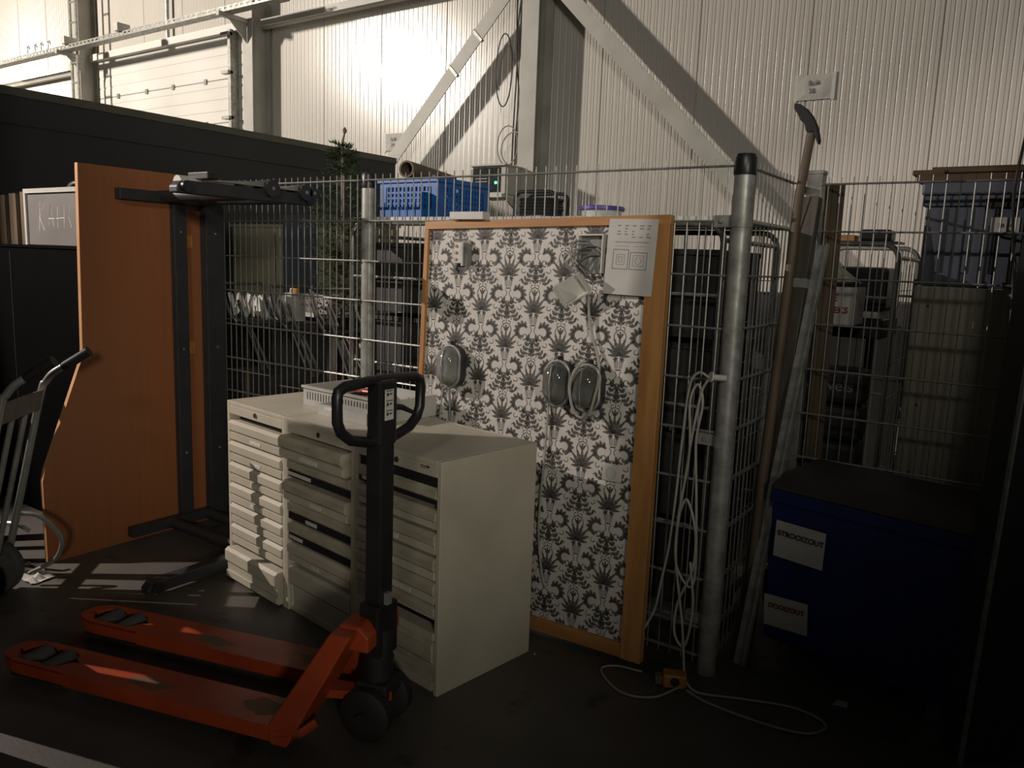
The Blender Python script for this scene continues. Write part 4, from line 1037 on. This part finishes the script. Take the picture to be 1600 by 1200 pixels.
MB().tube(smooth_path([(-.075, -.01, .025), (-.05, -.02, -.005), (.05, -.02, -.006), (.24, -.01, .008)], 4), .010, 8).build('rim', M_black, t, True)
for z in (.06, .13): MB().cyl((.018, -.004, z), (.018, .0, z), .008, 8).build('rivet', M_blackmatte, t)
t = thing('camera_case', 'small black case on top of the right-hand roll cage', 'case', (-.76, 4.05, 1.76))
MB().box(-.06, .08, 0, .12, 0, .055).build('case_body', M_black, t, bevel=.012); MB().box(-.10, .12, -.01, .14, -.01, .0).build('case_base', M_black, t)
o = MB().box(0, .16, 0, .10, 0, .028).build('pine_offcut', M_pineh, None, loc=(-1.0, 4.06, 1.76), bevel=.002); tag(o, 'short pine offcut on the right-hand roll cage', 'offcut')
# dark cupboards at the foot of the back wall
for k, (x, h_, lb_) in enumerate(((-2.0, 1.46, 'dark cupboard against the back wall, seen past the capped post'), (-.9, 1.44, 'dark cupboard against the back wall, behind the right-hand fence'))):
    t = thing('dark_cupboard', lb_, 'cupboard', (x, 5.2, 0), 0, 'dark cupboards at the back wall')
    MB().box(0, 1.06, .02, .5, .06, h_).build('body', M_darkbox, t, bevel=.004)
    for dx in (.01, .535): MB().box(dx, dx+.515, 0, .02, .08, h_-.02).build('door', M_darkbox, t, bevel=.003)
    MB().box(.49, .50, -.02, 0, .8, .95).build('handle', M_galv, t); MB().box(.02, 1.04, .05, .48, 0, .06).build('plinth', M_blackmatte, t)
# slate container over beige container
t = thing('beige_container', 'tall beige container behind the right-hand fence', 'container', (-.525, 3.80, 0))
MB().box(0, .90, 0, .55, .02, 1.565).build('body', M_beige, t, bevel=.006)
MB().box(.02, .88, -.006, 0, .62, .64).build('door_gap', M_cabin, t)
for z in (1.48, 1.05, .75): MB().cyl((.06, -.003, z), (.06, 0, z), .006, 8).build('rivet', M_ink, t)
for x in (.05, .85):
    for y in (.05, .50): MB().box(x-.03, x+.03, y-.03, y+.03, 0, .02).build('foot', M_blackmatte, t)
t = thing('slate_container', 'slate-blue plastic container on top of the beige container', 'container', (-.515, 3.80, 1.566))
MB().box(0, .88, 0, .52, 0, .36).build('body', M_slate, t, bevel=.01)
MB().box(-.012, .892, -.014, .53, .33, .375).build('rim', M_slate, t, bevel=.006)
MB().box(-.02, .90, -.022, .54, .376, .43).build('lid', M_slate, t, bevel=.01)
for k in range(9): MB().box(.06+.095*k, .075+.095*k, -.010, 0, .06, .325).build('rib', M_slate, t)
MB().box(.22, .42, -.018, -.010, .325, .36).build('handle_slot', M_blackmatte, t)
MB().box(.245, .345, -.013, -.0105, .22, .285).build('paper_label', M_sheet, t)
text_mesh('3B 14', .022, 'lettering', M_ink, t, face_y(.295, -.0135, .252), .0005)
t = thing('plank_stack', 'brown planks stacked on the slate-blue container', 'planks', (-.56, 3.78, 1.998))
MB().box(.0, .95, 0, .14, 0, .03).build('plank', M_woodh, t, bevel=.004); MB().box(.02, .95, .15, .30, 0, .035).build('plank', M_woodh, t, bevel=.004); MB().box(.05, .97, .03, .22, .036, .062).build('plank', M_woodh, t, bevel=.004); MB().box(-.02, .1, .02, .12, .0305, .05).build('plank', M_woodh, t)
o = MB().tube(smooth_path([(-.155, 3.52, 2.9), (-.165, 3.52, 2.3), (-.185, 3.52, 2.02), (-.188, 3.52, 1.90), (-.17, 3.53, 1.72), (-.155, 3.56, 1.62), (-.14, 3.58, 1.2)], 6), .006, 6).build('hanging_cable', M_cable, None, True); tag(o, 'thin pale cable hanging in front of the slate-blue container', 'cable')

# cable bundle on the corner post
def cable(name, label, pts, r_=.0052, m=M_cable, grp=None):
    o = MB().tube(smooth_path(pts, 7), r_, 7).build(name, m, None, True); tag(o, label, 'cable', grp); return o
cable('extension_cable', 'grey-white extension cable looped down the capped corner post', [(-1.045, 2.83, 1.20), (-1.09, 2.835, 1.215), (-1.125, 2.84, 1.16), (-1.14, 2.84, .95), (-1.15, 2.84, .72), (-1.165, 2.845, .52), (-1.19, 2.85, .36), (-1.205, 2.84, .24), (-1.23, 2.81, .16)])
cable('extension_cable', 'second cable strand hanging in a long loop on the capped corner post', [(-1.05, 2.82, 1.19), (-1.075, 2.83, 1.13), (-1.105, 2.835, .92), (-1.125, 2.83, .66), (-1.13, 2.82, .50), (-1.10, 2.81, .42), (-1.05, 2.81, .38), (-1.04, 2.815, .48), (-1.06, 2.82, .75), (-1.08, 2.83, .95), (-1.065, 2.83, 1.10), (-1.09, 2.835, 1.17), (-1.115, 2.83, 1.10), (-1.10, 2.82, .90), (-1.125, 2.82, .65), (-1.12, 2.81, .48), (-1.07, 2.80, .22), (-1.045, 2.78, .08), (-1.03, 2.76, .03)])
cable('extension_cable', 'third cable strand twisting along the lower corner post', [(-1.125, 2.825, .66), (-1.095, 2.82, .72), (-1.05, 2.815, .60), (-1.05, 2.81, .45), (-1.10, 2.81, .30), (-1.10, 2.80, .18), (-1.055, 2.80, .14), (-1.035, 2.805, .30), (-1.06, 2.81, .48)])
cable('floor_cable', 'pale cable lying in a long loop on the floor toward the bin', [(-1.02, 2.74, .03), (-.96, 2.73, .008), (-.82, 2.79, .007), (-.66, 2.85, .007), (-.55, 2.84, .007), (-.51, 2.79, .007), (-.56, 2.71, .007), (-.70, 2.68, .007), (-.90, 2.685, .007), (-1.0, 2.71, .012)], .0045)
cable('floor_cable', 'dim cable curling on the floor below the wallpapered board', [(-1.03, 2.72, .012), (-1.08, 2.60, .007), (-1.17, 2.55, .007), (-1.26, 2.58, .007), (-1.34, 2.66, .007), (-1.30, 2.72, .007), (-1.20, 2.74, .007)], .004)
pg = thing('plug_block', 'orange-yellow plug block on the floor at the corner post', 'plug', (-1.06, 2.735, 0), R(25))
MB().box(-.045, .045, -.03, .03, 0, .055).build('housing', M_yellow, pg, bevel=.008); MB().box(-.075, -.045, -.02, .02, .005, .04).build('end_cap', M_tube, pg, bevel=.004); MB().cyl((.0, -.032, .03), (.0, -.028, .03), .018, 14).build('socket_face', M_blackmatte, pg)
hk = MB().cyl((-1.0, 2.87, 1.20), (-1.035, 2.825, 1.205), .012, 10).cyl((-1.035, 2.825, 1.205), (-1.04, 2.82, 1.206), .02, 10).build('cable_plug', M_white, None, True); tag(hk, 'white cable plug hooked on the capped corner post', 'plug')
o = MB().prism([(0, 0), (.05, .01), (.045, .05), (.01, .045)], .001, .003, 'z').build('paper_scrap', M_sheet, None, loc=(-.53, 2.98, 0)); tag(o, 'small white paper scrap on the floor before the blue bin', 'paper')
o = MB().lathe([(.004, 0), (.006, .003), (.0, .005)], 8).build('floor_pebble', M_sheet, None, loc=(-1.62, 2.60, 0)); tag(o, 'tiny pale crumb on the floor below the wallpapered board', 'crumb')
